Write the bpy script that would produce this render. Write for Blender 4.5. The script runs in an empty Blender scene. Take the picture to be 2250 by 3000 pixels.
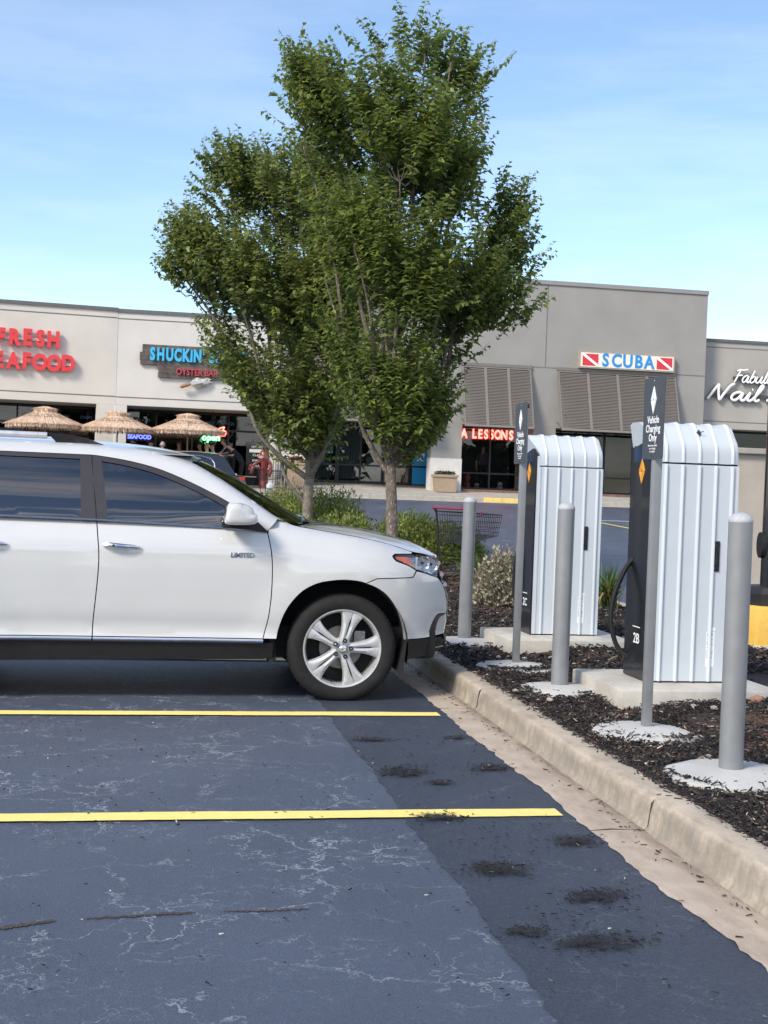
import bpy, bmesh, math, random
import numpy as np
from math import sin, cos, pi, radians, sqrt
from mathutils import Vector, Matrix
from mathutils.geometry import delaunay_2d_cdt
random.seed(7); rng = np.random.default_rng(7)
scene = bpy.context.scene
COL = scene.collection

# ------------------------------------------------------------------ camera
def set_camera():
    psi, roll, pitch = radians(10.3), radians(2.06), -math.atan(75 / 3800)
    F = Vector((sin(psi) * cos(pitch), cos(psi) * cos(pitch), sin(pitch)))
    R0 = Vector((cos(psi), -sin(psi), 0)); U0 = R0.cross(F)
    R = R0 * cos(roll) + U0 * sin(roll); U = R.cross(F)
    cd = bpy.data.cameras.new('camera'); co = bpy.data.objects.new('camera', cd)
    M = Matrix(((R.x, U.x, -F.x, 0), (R.y, U.y, -F.y, 0), (R.z, U.z, -F.z, 1.49), (0, 0, 0, 1)))
    co.matrix_world = M
    cd.sensor_fit = 'HORIZONTAL'; cd.sensor_width = 36; cd.lens = 36 * 3800 / 2250
    cd.clip_start = .05; cd.clip_end = 2000
    COL.objects.link(co); scene.camera = co
set_camera()

# ------------------------------------------------------------------ sky, sun, exposure
SUN_EL, SUN_AZ = radians(40), radians(232)        # azimuth clockwise from +Y: behind the camera, to the left
world = bpy.data.worlds.new('World'); scene.world = world; world.use_nodes = True
nt = world.node_tree; nt.nodes.clear()
def wn(t, **k):
    n = nt.nodes.new(t)
    for a, b in k.items(): setattr(n, a, b)
    return n
sky = wn('ShaderNodeTexSky', sky_type='NISHITA', sun_disc=False, sun_elevation=SUN_EL, sun_rotation=SUN_AZ,
         air_density=1.0, dust_density=.35, ozone_density=2.2)
tc = wn('ShaderNodeTexCoord'); sep = wn('ShaderNodeSeparateXYZ'); mp = wn('ShaderNodeMapping')
mp.inputs['Scale'].default_value = (1.6, 1.6, 9)
nz = wn('ShaderNodeTexNoise'); nz.inputs['Scale'].default_value = 2.2; nz.inputs['Detail'].default_value = 7; nz.inputs['Roughness'].default_value = .6
cr = wn('ShaderNodeMapRange'); cr.inputs[1].default_value = .45; cr.inputs[2].default_value = .64
el = wn('ShaderNodeMapRange'); el.inputs[1].default_value = .95; el.inputs[2].default_value = .45; el.inputs[3].default_value = 0.0; el.inputs[4].default_value = 1
mul = wn('ShaderNodeMath', operation='MULTIPLY'); mul2 = wn('ShaderNodeMath', operation='MULTIPLY'); bk = wn('ShaderNodeMapRange'); bk.inputs[1].default_value = .7; bk.inputs[2].default_value = -.3; bk.inputs[3].default_value = .05; bk.inputs[4].default_value = 1
mix = wn('ShaderNodeMix', data_type='RGBA'); bg = wn('ShaderNodeBackground'); out = wn('ShaderNodeOutputWorld')
cc = wn('ShaderNodeRGB'); cc.outputs[0].default_value = (11.0, 10.4, 10.2, 1)
L = nt.links.new
L(tc.outputs['Generated'], mp.inputs[0]); L(tc.outputs['Generated'], sep.inputs[0]); L(mp.outputs[0], nz.inputs['Vector'])
L(nz.outputs[0], cr.inputs[0]); L(sep.outputs[2], el.inputs[0]); L(cr.outputs[0], mul.inputs[0]); L(el.outputs[0], mul.inputs[1])
L(mul.outputs[0], mul2.inputs[0]); L(sep.outputs[1], bk.inputs[0]); L(bk.outputs[0], mul2.inputs[1]); L(mul2.outputs[0], mix.inputs[0]); L(sky.outputs[0], mix.inputs[6]); L(cc.outputs[0], mix.inputs[7])
L(mix.outputs[2], bg.inputs[0]); bg.inputs[1].default_value = .11; L(bg.outputs[0], out.inputs[0])

sd = bpy.data.lights.new('sun', 'SUN'); sd.energy = 2.1; sd.angle = radians(14); sd.color = (1, .90, .76)
so = bpy.data.objects.new('sun', sd); COL.objects.link(so)
sun_dir = Vector((sin(SUN_AZ) * cos(SUN_EL), cos(SUN_AZ) * cos(SUN_EL), sin(SUN_EL)))
so.rotation_euler = sun_dir.to_track_quat('Z', 'Y').to_euler(); so.location = sun_dir * 60
vs = scene.view_settings; vs.view_transform = 'Standard'; vs.look = 'None'; vs.gamma = 1; vs.use_curve_mapping = False
vs.exposure = 1.0

# ------------------------------------------------------------------ materials
MATS = {}
def nodes_of(m):
    m.use_nodes = True; t = m.node_tree
    return t, t.nodes['Principled BSDF'], t.nodes['Material Output']
def P(name, col, rough=.6, metal=0, var=.12, scale=8, bump=0, bscale=60, coat=0, emit=None, estr=0, spec=.5, sub=None, coords='Object', detail=5, rvar=0):
    if name in MATS: return MATS[name]
    m = bpy.data.materials.new(name); t, b, o = nodes_of(m); N = t.nodes.new; K = t.links.new
    b.inputs['Roughness'].default_value = rough; b.inputs['Metallic'].default_value = metal
    b.inputs['Specular IOR Level'].default_value = spec
    if coat: b.inputs['Coat Weight'].default_value = coat; b.inputs['Coat Roughness'].default_value = .03
    c = tuple(col) + (1,)
    b.inputs['Base Color'].default_value = c
    if emit: b.inputs['Emission Color'].default_value = tuple(emit) + (1,); b.inputs['Emission Strength'].default_value = estr
    if var or bump or rvar:
        tc = N('ShaderNodeTexCoord')
    if var or rvar:
        n = N('ShaderNodeTexNoise'); n.inputs['Scale'].default_value = scale; n.inputs['Detail'].default_value = detail
        K(tc.outputs[coords], n.inputs['Vector'])
        if var:
            mr = N('ShaderNodeMapRange'); mr.inputs[1].default_value = .3; mr.inputs[2].default_value = .7
            mr.inputs[3].default_value = 1 - var; mr.inputs[4].default_value = 1 + var
            K(n.outputs[0], mr.inputs[0])
            h = N('ShaderNodeHueSaturation'); h.inputs['Color'].default_value = c
            K(mr.outputs[0], h.inputs['Value']); K(h.outputs[0], b.inputs['Base Color'])
        if rvar:
            r2 = N('ShaderNodeMapRange'); r2.inputs[1].default_value = .3; r2.inputs[2].default_value = .7
            r2.inputs[3].default_value = rough - rvar; r2.inputs[4].default_value = rough + rvar
            K(n.outputs[0], r2.inputs[0]); K(r2.outputs[0], b.inputs['Roughness'])
    if bump:
        n2 = N('ShaderNodeTexNoise'); n2.inputs['Scale'].default_value = bscale; n2.inputs['Detail'].default_value = 4
        bp = N('ShaderNodeBump'); bp.inputs['Strength'].default_value = bump; bp.inputs['Distance'].default_value = .01
        K(tc.outputs[coords], n2.inputs['Vector']); K(n2.outputs[0], bp.inputs['Height']); K(bp.outputs[0], b.inputs['Normal'])
    MATS[name] = m; return m
def attr_mat(name, rough=.7, trans=0, spec=.3, sheen=0):
    """colour from the mesh's own 'Col' attribute (each leaf or chip its own shade)"""
    if name in MATS: return MATS[name]
    m = bpy.data.materials.new(name); t, b, o = nodes_of(m)
    a = t.nodes.new('ShaderNodeAttribute'); a.attribute_name = 'Col'
    t.links.new(a.outputs[0], b.inputs['Base Color']); b.inputs['Roughness'].default_value = rough
    b.inputs['Specular IOR Level'].default_value = spec
    if trans:
        tr = t.nodes.new('ShaderNodeBsdfTranslucent'); mx = t.nodes.new('ShaderNodeMixShader'); mx.inputs[0].default_value = trans
        hs = t.nodes.new('ShaderNodeHueSaturation'); hs.inputs['Value'].default_value = 1.5; hs.inputs['Hue'].default_value = .48
        t.links.new(a.outputs[0], hs.inputs['Color']); t.links.new(hs.outputs[0], tr.inputs[0])
        t.links.new(b.outputs[0], mx.inputs[1]); t.links.new(tr.outputs[0], mx.inputs[2]); t.links.new(mx.outputs[0], o.inputs[0])
    MATS[name] = m; return m
def glass(name, tint, refl=.05, rough=0.0):
    if name in MATS: return MATS[name]
    m = bpy.data.materials.new(name); t, b, o = nodes_of(m); t.nodes.remove(b)
    tr = t.nodes.new('ShaderNodeBsdfTransparent'); tr.inputs[0].default_value = tuple(tint) + (1,)
    gl = t.nodes.new('ShaderNodeBsdfGlossy'); gl.inputs['Roughness'].default_value = rough
    lw = t.nodes.new('ShaderNodeLayerWeight'); lw.inputs[0].default_value = .5
    pw = t.nodes.new('ShaderNodeMath'); pw.operation = 'POWER'; pw.inputs[1].default_value = 4
    ad = t.nodes.new('ShaderNodeMath'); ad.operation = 'MULTIPLY_ADD'; ad.use_clamp = True; ad.inputs[1].default_value = .9; ad.inputs[2].default_value = .04 + refl
    mx = t.nodes.new('ShaderNodeMixShader'); K = t.links.new
    K(lw.outputs['Facing'], pw.inputs[0]); K(pw.outputs[0], ad.inputs[0]); K(ad.outputs[0], mx.inputs[0]); K(tr.outputs[0], mx.inputs[1]); K(gl.outputs[0], mx.inputs[2]); K(mx.outputs[0], o.inputs[0])
    MATS[name] = m; return m
def emis(name, col, s):
    return P(name, tuple(c * .3 for c in col), rough=.4, var=0, emit=col, estr=s)

# ------------------------------------------------------------------ mesh helpers
class MB:
    def __init__(s): s.v = []; s.f = []; s.mi = []
    def add(s, v, f, mi=0):
        o = len(s.v); s.v += [tuple(p) for p in v]; s.f += [tuple(i + o for i in q) for q in f]; s.mi += [mi] * len(f); return s
    def box(s, x0, x1, y0, y1, z0, z1, mi=0):
        v = [(x, y, z) for z in (z0, z1) for y in (y0, y1) for x in (x0, x1)]
        return s.add(v, [(0, 2, 3, 1), (4, 5, 7, 6), (0, 1, 5, 4), (2, 6, 7, 3), (0, 4, 6, 2), (1, 3, 7, 5)], mi)
    def rbox(s, x0, x1, y0, y1, z0, z1, r=.01, mi=0):
        """box with bevelled edges"""
        bm = bmesh.new(); bmesh.ops.create_cube(bm, size=1)
        for v in bm.verts:
            v.co = Vector((x0 if v.co.x < 0 else x1, y0 if v.co.y < 0 else y1, z0 if v.co.z < 0 else z1))
        bmesh.ops.bevel(bm, geom=bm.edges[:], offset=r, segments=2, affect='EDGES', profile=.6)
        bm.verts.index_update(); s.add([v.co[:] for v in bm.verts], [[v.index for v in f.verts] for f in bm.faces], mi); bm.free(); return s
    def tube(s, pts, r, n=8, mi=0, caps=True):
        pts = [Vector(p) for p in pts]; rr = r if isinstance(r, (list, tuple)) else [r] * len(pts)
        T = []
        for i in range(len(pts)):
            a = pts[max(i - 1, 0)]; b = pts[min(i + 1, len(pts) - 1)]; d = (b - a)
            T.append(d.normalized() if d.length > 1e-9 else Vector((0, 0, 1)))
        u = T[0].orthogonal().normalized(); o = len(s.v); vv = []
        for i, p in enumerate(pts):
            u = (u - T[i] * u.dot(T[i]));
            u = u.normalized() if u.length > 1e-6 else T[i].orthogonal().normalized()
            w = T[i].cross(u)
            for k in range(n):
                a = 2 * pi * k / n; vv.append(tuple(p + (u * cos(a) + w * sin(a)) * rr[i]))
        ff = [(i * n + k, i * n + (k + 1) % n, (i + 1) * n + (k + 1) % n, (i + 1) * n + k) for i in range(len(pts) - 1) for k in range(n)]
        if caps: ff += [tuple(range(n))[::-1], tuple((len(pts) - 1) * n + k for k in range(n))]
        return s.add(vv, ff, mi)
    def lathe(s, prof, n=32, axis='Z', c=(0, 0, 0), mi=0, closed=False, caps=True):
        """prof: [(r, h)] turned about the axis"""
        vv = []
        for r, h in prof:
            for k in range(n):
                a = 2 * pi * k / n; p = (r * cos(a), r * sin(a), h)
                if axis == 'Y': p = (p[0], p[2], -p[1])
                if axis == 'X': p = (p[2], p[0], p[1])
                vv.append((p[0] + c[0], p[1] + c[1], p[2] + c[2]))
        m = len(prof); rg = range(m if closed else m - 1)
        ff = [(i * n + k, i * n + (k + 1) % n, ((i + 1) % m) * n + (k + 1) % n, ((i + 1) % m) * n + k) for i in rg for k in range(n)]
        if not closed and caps:
            if prof[0][0] > 1e-6: ff.append(tuple(range(n))[::-1])
            if prof[-1][0] > 1e-6: ff.append(tuple((m - 1) * n + k for k in range(n)))
        return s.add(vv, ff, mi)
    def prism(s, poly, a, b, plane='XZ', mi=0):
        """extrude a polygon (list of 2-D points) from a to b along the third axis"""
        n = len(poly)
        def w(p, h): return {'XZ': (p[0], h, p[1]), 'XY': (p[0], p[1], h), 'YZ': (h, p[0], p[1])}[plane]
        v = [w(p, a) for p in poly] + [w(p, b) for p in poly]
        return s.add(v, [tuple(range(n)), tuple(range(2 * n - 1, n - 1, -1))] + [(i, i + n, (i + 1) % n + n, (i + 1) % n) for i in range(n)], mi)
    def grid(s, fn, nu, nv, mi=0):
        v = [fn(i / nu, j / nv) for i in range(nu + 1) for j in range(nv + 1)]
        return s.add(v, [(i * (nv + 1) + j, i * (nv + 1) + j + 1, (i + 1) * (nv + 1) + j + 1, (i + 1) * (nv + 1) + j) for i in range(nu) for j in range(nv)], mi)
    def mesh(s, name, mats, smooth=False, ang=35, fix=True):
        me = bpy.data.meshes.new(name); me.from_pydata(s.v, [], s.f)
        for m in (mats if isinstance(mats, (list, tuple)) else [mats]): me.materials.append(m)
        if any(s.mi): me.polygons.foreach_set('material_index', s.mi)
        if fix:
            bm = bmesh.new(); bm.from_mesh(me); bmesh.ops.recalc_face_normals(bm, faces=bm.faces[:]); bm.to_mesh(me); bm.free()
        if smooth:
            me.polygons.foreach_set('use_smooth', [True] * len(me.polygons))
            if ang < 180: me.set_sharp_from_angle(angle=radians(ang))
        me.update(); return me
WLOC = {}
def link(name, me, parent=None, loc=(0, 0, 0)):
    """loc is in world space when the parent is not rotated"""
    o = bpy.data.objects.new(name, me); COL.objects.link(o)
    loc = Vector(loc)
    if parent is not None:
        o.parent = parent; o.location = loc - WLOC[parent.name]
    else: o.location = loc
    WLOC[o.name] = loc.copy(); return o
def O(name, mb, mats, parent=None, smooth=False, loc=(0, 0, 0), ang=35, fix=True):
    return link(name, mb.mesh(name, mats, smooth, ang, fix), parent, loc)
def tag(o, label=None, cat=None, group=None, kind=None):
    if label: o['label'] = label
    if cat: o['category'] = cat
    if group: o['group'] = group
    if kind: o['kind'] = kind
    return o
def thing(name, loc, label, cat, group=None):
    o = link(name, None, None, loc); o.empty_display_size = .2
    return tag(o, label, cat, group)
def copy_tree(o, parent=None, name=None):
    c = o.copy(); COL.objects.link(c); c.parent = parent
    WLOC[c.name] = WLOC.get(o.name, Vector()).copy()
    for ch in list(o.children): copy_tree(ch, c)
    return c
def text_mesh(s, size, mat, ext=.004, offset=0, outline=0, shear=0, space=1, line=1, align='CENTER', bevel=0):
    cu = bpy.data.curves.new('lettering', 'FONT'); cu.body = s; cu.size = size; cu.align_x = align; cu.align_y = 'CENTER'
    cu.extrude = ext; cu.offset = offset; cu.shear = shear; cu.space_character = space; cu.space_line = line; cu.resolution_u = 3
    if outline: cu.fill_mode = 'NONE'; cu.bevel_depth = outline; cu.bevel_resolution = 1; cu.extrude = 0
    elif bevel: cu.bevel_depth = bevel; cu.bevel_resolution = 1
    ob = bpy.data.objects.new('lettering', cu); me = bpy.data.meshes.new_from_object(ob)
    bpy.data.objects.remove(ob); bpy.data.curves.remove(cu)
    me.materials.clear(); me.materials.append(mat); return me
RF = (pi / 2, 0, 0); RL = (pi / 2, 0, -pi / 2)     # lettering that faces -Y / -X
def text(name, s, size, mat, parent, loc, rot=RF, sx=1, **k):
    o = link(name, text_mesh(s, size, mat, **k), parent, loc); o.rotation_euler = rot; o.scale = (sx, 1, 1); return o
def np_mesh(name, V, F, mat, col=None, smooth=False):
    """V (n,3), F (m,k) numpy; col (n,3) per-vertex colour"""
    me = bpy.data.meshes.new(name); n, (m, k) = len(V), F.shape
    me.vertices.add(n); me.vertices.foreach_set('co', V.astype(np.float32).ravel())
    me.loops.add(m * k); me.loops.foreach_set('vertex_index', F.astype(np.int32).ravel())
    me.polygons.add(m); me.polygons.foreach_set('loop_start', np.arange(0, m * k, k, dtype=np.int32))
    me.update(calc_edges=True)
    if col is not None:
        a = me.attributes.new('Col', 'FLOAT_COLOR', 'POINT'); c4 = np.ones((n, 4), np.float32); c4[:, :3] = col; a.data.foreach_set('color', c4.ravel())
    if smooth: me.polygons.foreach_set('use_smooth', np.ones(m, bool))
    me.materials.append(mat); me.validate(); return me
def spline(pts, n=6, closed=False):
    """Catmull-Rom through the points"""
    P_ = [np.array(p, float) for p in pts]; N = len(P_); o = []
    for i in range(N if closed else N - 1):
        g = (lambda j: P_[j % N]) if closed else (lambda j: P_[min(max(j, 0), N - 1)])
        a, b, c, d = g(i - 1), g(i), g(i + 1), g(i + 2)
        for k in range(n):
            t = k / n; o.append(tuple(.5 * (2 * b + (c - a) * t + (2 * a - 5 * b + 4 * c - d) * t * t + (3 * b - a - 3 * c + d) * t ** 3)))
    if not closed: o.append(tuple(P_[-1]))
    return o
def inside(p, poly):
    x, y = p; r = False; j = len(poly) - 1
    for i in range(len(poly)):
        xi, yi = poly[i]; xj, yj = poly[j]
        if (yi > y) != (yj > y) and x < (xj - xi) * (y - yi) / (yj - yi) + xi: r = not r
        j = i
    return r
def interp(x, tab):
    return float(np.interp(x, [a for a, _ in tab], [b for _, b in tab]))
def smst(a, b, x):
    t = min(max((x - a) / (b - a), 0), 1); return t * t * (3 - 2 * t)
# ================================================================== THE SETTING
def zg(Y): return 1.05 * smst(22, 50, Y) / smst(22, 50, 46) if Y < 46 else 1.05
def zg(Y): return 0.0 if Y < 25 else min(1.05, 1.05 * (Y - 25) / 21)
def asphalt_mat(name, base, crack, crack_amt, seed, speck=.5, bump=.5):
    m = bpy.data.materials.new(name); t, b, o = nodes_of(m); N = t.nodes.new; K = t.links.new
    tc = N('ShaderNodeTexCoord')
    def noise(s, d=4, r=.55, vec=None):
        n = N('ShaderNodeTexNoise'); n.inputs['Scale'].default_value = s; n.inputs['Detail'].default_value = d; n.inputs['Roughness'].default_value = r
        K(vec or tc.outputs['Object'], n.inputs['Vector']); return n
    def rngn(src, a, b_, c=0., d=1.):
        r = N('ShaderNodeMapRange'); r.inputs[1].default_value = a; r.inputs[2].default_value = b_; r.inputs[3].default_value = c; r.inputs[4].default_value = d
        K(src, r.inputs[0]); return r.outputs[0]
    def math2(op, a, b_):
        q = N('ShaderNodeMath'); q.operation = op
        for i, s in enumerate((a, b_)):
            if isinstance(s, (int, float)): q.inputs[i].default_value = s
            else: K(s, q.inputs[i])
        return q.outputs[0]
    big = noise(.7, 5); fine = noise(150, 3, .75); mid = noise(38, 3)
    val = math2('MULTIPLY', rngn(big.outputs[0], .3, .7, .86, 1.14), rngn(fine.outputs[0], .3, .75, 1 - speck * .6, 1 + speck))
    val = math2('MULTIPLY', val, rngn(mid.outputs[0], .3, .7, .92, 1.08))
    # sealed but still visible alligator cracks: pale, broken, wandering lines
    dn = noise(2.3, 5, .7); dv = N('ShaderNodeVectorMath'); dv.operation = 'SCALE'; dv.inputs[3].default_value = .55
    av = N('ShaderNodeVectorMath'); K(dn.outputs['Color'], dv.inputs[0]); K(tc.outputs['Object'], av.inputs[0]); K(dv.outputs[0], av.inputs[1])
    tot = None
    for sc, w, lo, hi, ns in ((1.15, .0085, .40, .54, .55), (3.3, .015, .47, .60, 1.1), (8.5, .028, .53, .66, 1.7)):
        v = N('ShaderNodeTexVoronoi'); v.feature = 'DISTANCE_TO_EDGE'; v.inputs['Scale'].default_value = sc; K(av.outputs[0], v.inputs['Vector'])
        c = math2('MULTIPLY', rngn(v.outputs[0], w * .35, w, 1, 0), rngn(noise(ns, 4, .7).outputs[0], lo, hi))
        c = math2('MULTIPLY', c, rngn(noise(9 * ns, 3).outputs[0], .36, .52))
        tot = c if tot is None else math2('MAXIMUM', tot, c)
    tot = math2('MULTIPLY', tot, crack_amt)
    hs = N('ShaderNodeHueSaturation'); hs.inputs['Color'].default_value = tuple(base) + (1,); K(val, hs.inputs['Value'])
    mx = N('ShaderNodeMix'); mx.data_type = 'RGBA'; K(tot, mx.inputs[0]); K(hs.outputs[0], mx.inputs[6]); mx.inputs[7].default_value = tuple(crack) + (1,)
    K(mx.outputs[2], b.inputs['Base Color']); b.inputs['Roughness'].default_value = .62
    K(rngn(mid.outputs[0], .3, .7, .40, .60), b.inputs['Roughness'])
    bp = N('ShaderNodeBump'); bp.inputs['Strength'].default_value = bump; bp.inputs['Distance'].default_value = .006
    hh = math2('SUBTRACT', math2('ADD', fine.outputs[0], math2('MULTIPLY', noise(90, 3).outputs[0], .8)), math2('MULTIPLY', tot, 1.2))
    K(hh, bp.inputs['Height']); K(bp.outputs[0], b.inputs['Normal'])
    return m
M_ASPH = asphalt_mat('asphalt_worn_sealed', (.064, .080, .114), (.32, .35, .40), .75, 1)
M_ASPHN = asphalt_mat('asphalt_patch_dark', (.036, .045, .065), (.15, .165, .19), .45, 2, speck=.7, bump=.8)
M_ASPHN2 = M_ASPHN
# ground: one sheet to the horizon; the street climbs gently to the shops
mb = MB(); ys = [-600, -20, 0, 10, 20, 25] + [25 + i * 1.5 for i in range(1, 14)] + [46, 60, 400]; xs = [-600, -60, -10, 0, 10, 20, 60, 600]
for y in ys:
    for x in xs: mb.v.append((x, y, zg(y)))
n = len(xs); mb.f = [(j * n + i, j * n + i + 1, (j + 1) * n + i + 1, (j + 1) * n + i) for j in range(len(ys) - 1) for i in range(n - 1)]; mb.mi = [0] * len(mb.f)
ground = tag(O('parking_lot_ground', mb, M_ASPH, fix=False), kind='structure', label='worn bluish grey asphalt of the parking lot and street')
def wavy(x, y0, y1, st, amp, fr=3.1):
    a = []; y = y0
    while y < y1: a.append((x + amp * (sin(y * fr) + .6 * sin(y * fr * 2.7 + 1) + .5 * sin(y * 31 + x) + random.uniform(-.5, .5)), y)); y += st
    return a
def sheet(name, left, right, z, mat, parent=None):
    mb = MB(); n = min(len(left), len(right))
    for i in range(n): mb.v += [(left[i][0], left[i][1], z), (right[i][0], right[i][1], z)]
    mb.f = [(2 * i, 2 * i + 1, 2 * i + 3, 2 * i + 2) for i in range(n - 1)]; mb.mi = [0] * (n - 1)
    return O(name, mb, mat, parent, fix=False)
strip = tag(sheet('asphalt_patch_strip', wavy(1.19, -2, 26, .05, .010), wavy(2.03, -2, 26, .05, 0), .004, M_ASPHN), kind='structure')
def painted(name, col, wear):
    m = P(name, col, rough=.6, var=.06, scale=20, bump=.25, bscale=200); t = m.node_tree; b = t.nodes['Principled BSDF']
    src = b.inputs['Base Color'].links[0].from_socket
    tcn = t.nodes.new('ShaderNodeTexCoord'); n_ = t.nodes.new('ShaderNodeTexNoise'); n_.inputs['Scale'].default_value = 34; n_.inputs['Detail'].default_value = 9; n_.inputs['Roughness'].default_value = .75
    r = t.nodes.new('ShaderNodeMapRange'); r.inputs[1].default_value = wear; r.inputs[2].default_value = wear + .06; mx = t.nodes.new('ShaderNodeMix'); mx.data_type = 'RGBA'
    t.links.new(tcn.outputs['Object'], n_.inputs['Vector']); t.links.new(n_.outputs[0], r.inputs[0]); t.links.new(r.outputs[0], mx.inputs[0]); t.links.new(src, mx.inputs[6]); mx.inputs[7].default_value = (.07, .07, .07, 1)
    t.links.new(mx.outputs[2], b.inputs['Base Color']); return m
M_YEL = painted('yellow_line_paint', (.88, .72, .22), .66)
for y in (5.745, 8.285, 3.2, 10.83, 13.37):
    a = []; b_ = []; x = -3.6
    while x < 1.97: a.append((x, y - .066 + .0025 * sin(x * 7) + random.uniform(-.0025, .0025))); b_.append((x, y + .066 + .0025 * sin(x * 5 + 1) + random.uniform(-.0025, .0025))); x += .06
    mb = MB()
    for p, q in zip(a, b_): mb.v += [(p[0], p[1], .009), (q[0], q[1], .009)]
    mb.f = [(2 * i, 2 * i + 2, 2 * i + 3, 2 * i + 1) for i in range(len(a) - 1)]; mb.mi = [0] * len(mb.f)
    tag(O('parking_line', mb, M_YEL, fix=False), kind='structure')
# the long open crack across the old asphalt
M_CRK = P('crack_dirt', (.055, .046, .04), .95, var=.4, scale=60, bump=.8, bscale=120)
def crack(pts, w):
    P_ = spline(pts, 30); mb = MB(); n = len(P_)
    for i, (x, y) in enumerate(P_):
        t = i / (n - 1); ww = w * (.25 + .75 * sin(pi * t) ** .5) * random.uniform(.5, 1.3); o = random.uniform(-.006, .006)
        mb.v += [(x, y - ww + o, .0035), (x, y + ww + o, .0035)]
    mb.f = [(2 * i, 2 * i + 2, 2 * i + 3, 2 * i + 1) for i in range(n - 1)]; mb.mi = [0] * (n - 1)
    return O('pavement_crack', mb, M_CRK, ground, fix=False)
crack([(-.75, 4.27), (-.43, 4.36), (-.26, 4.42)], .016); crack([(-.17, 4.43), (.1, 4.46), (.2, 4.47)], .012); crack([(.3, 4.475), (.42, 4.47), (.6, 4.48)], .008)

# concrete gutter and curb, cast in lengths
def concrete(name, col, stain, amt, scale=3):
    m = P(name, col, .88, var=.14, scale=scale, bump=.4, bscale=130, detail=8); t = m.node_tree; b = t.nodes['Principled BSDF']
    src = b.inputs['Base Color'].links[0].from_socket; N = t.nodes.new
    tcn = N('ShaderNodeTexCoord'); n_ = N('ShaderNodeTexNoise'); n_.inputs['Scale'].default_value = 7; n_.inputs['Detail'].default_value = 10; n_.inputs['Roughness'].default_value = .72
    mpn = N('ShaderNodeMapping'); mpn.inputs['Scale'].default_value = (1, .45, 1)
    r = N('ShaderNodeMapRange'); r.inputs[1].default_value = .46; r.inputs[2].default_value = .66; r.inputs[4].default_value = amt
    mx = N('ShaderNodeMix'); mx.data_type = 'RGBA'; K = t.links.new
    K(tcn.outputs['Object'], mpn.inputs[0]); K(mpn.outputs[0], n_.inputs['Vector']); K(n_.outputs[0], r.inputs[0]); K(r.outputs[0], mx.inputs[0]); K(src, mx.inputs[6]); mx.inputs[7].default_value = tuple(stain) + (1,)
    K(mx.outputs[2], b.inputs['Base Color']); return m
M_CURB = concrete('curb_concrete_weathered', (.44, .375, .295), (.20, .165, .13), .75)
M_GUT = concrete('gutter_concrete', (.45, .375, .30), (.28, .215, .165), .6)
M_CONC = concrete('footing_concrete', (.47, .47, .455), (.42, .40, .37), .5)
M_PAD = concrete('pad_concrete', (.50, .48, .43), (.33, .30, .26), .6)
M_WALK = concrete('sidewalk_concrete', (.40, .375, .335), (.26, .24, .21), .6, 1.2)
def grime(m, x0, x1, col, amt, freq=(9, 2.2, 9)):
    # dirt that has settled along the line between x0 and x1 (metres across the curb)
    t = m.node_tree; b = t.nodes['Principled BSDF']; src = b.inputs['Base Color'].links[0].from_socket; N = t.nodes.new; K = t.links.new
    tc = N('ShaderNodeTexCoord'); sx = N('ShaderNodeSeparateXYZ'); K(tc.outputs['Object'], sx.inputs[0]); mp_ = N('ShaderNodeMapping'); mp_.inputs['Scale'].default_value = freq; K(tc.outputs['Object'], mp_.inputs[0])
    n_ = N('ShaderNodeTexNoise'); n_.inputs['Scale'].default_value = 1; n_.inputs['Detail'].default_value = 8; n_.inputs['Roughness'].default_value = .7; K(mp_.outputs[0], n_.inputs['Vector'])
    r1 = N('ShaderNodeMapRange'); r1.inputs[1].default_value = x0; r1.inputs[2].default_value = x1; K(sx.outputs[0], r1.inputs[0])
    r2 = N('ShaderNodeMapRange'); r2.inputs[1].default_value = .32; r2.inputs[2].default_value = .62; r2.inputs[4].default_value = amt; K(n_.outputs[0], r2.inputs[0])
    q = N('ShaderNodeMath'); q.operation = 'MULTIPLY'; K(r1.outputs[0], q.inputs[0]); K(r2.outputs[0], q.inputs[1])
    mx = N('ShaderNodeMix'); mx.data_type = 'RGBA'; K(q.outputs[0], mx.inputs[0]); K(src, mx.inputs[6]); mx.inputs[7].default_value = tuple(col) + (1,); K(mx.outputs[2], b.inputs['Base Color'])
grime(M_GUT, 2.12, 2.21, (.14, .10, .078), .9, (14, 3, 9)); grime(M_CURB, 2.256, 2.238, (.215, .195, .165), .85, (9, 14, 5))
gutter = tag(link('gutter', None), kind='structure'); curb = tag(link('curb', None), kind='structure')
edges = [-.7, 2.35, 5.43, 8.5, 11.55, 14.6, 17.65, 20.7, 23.75, 26.5]
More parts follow.
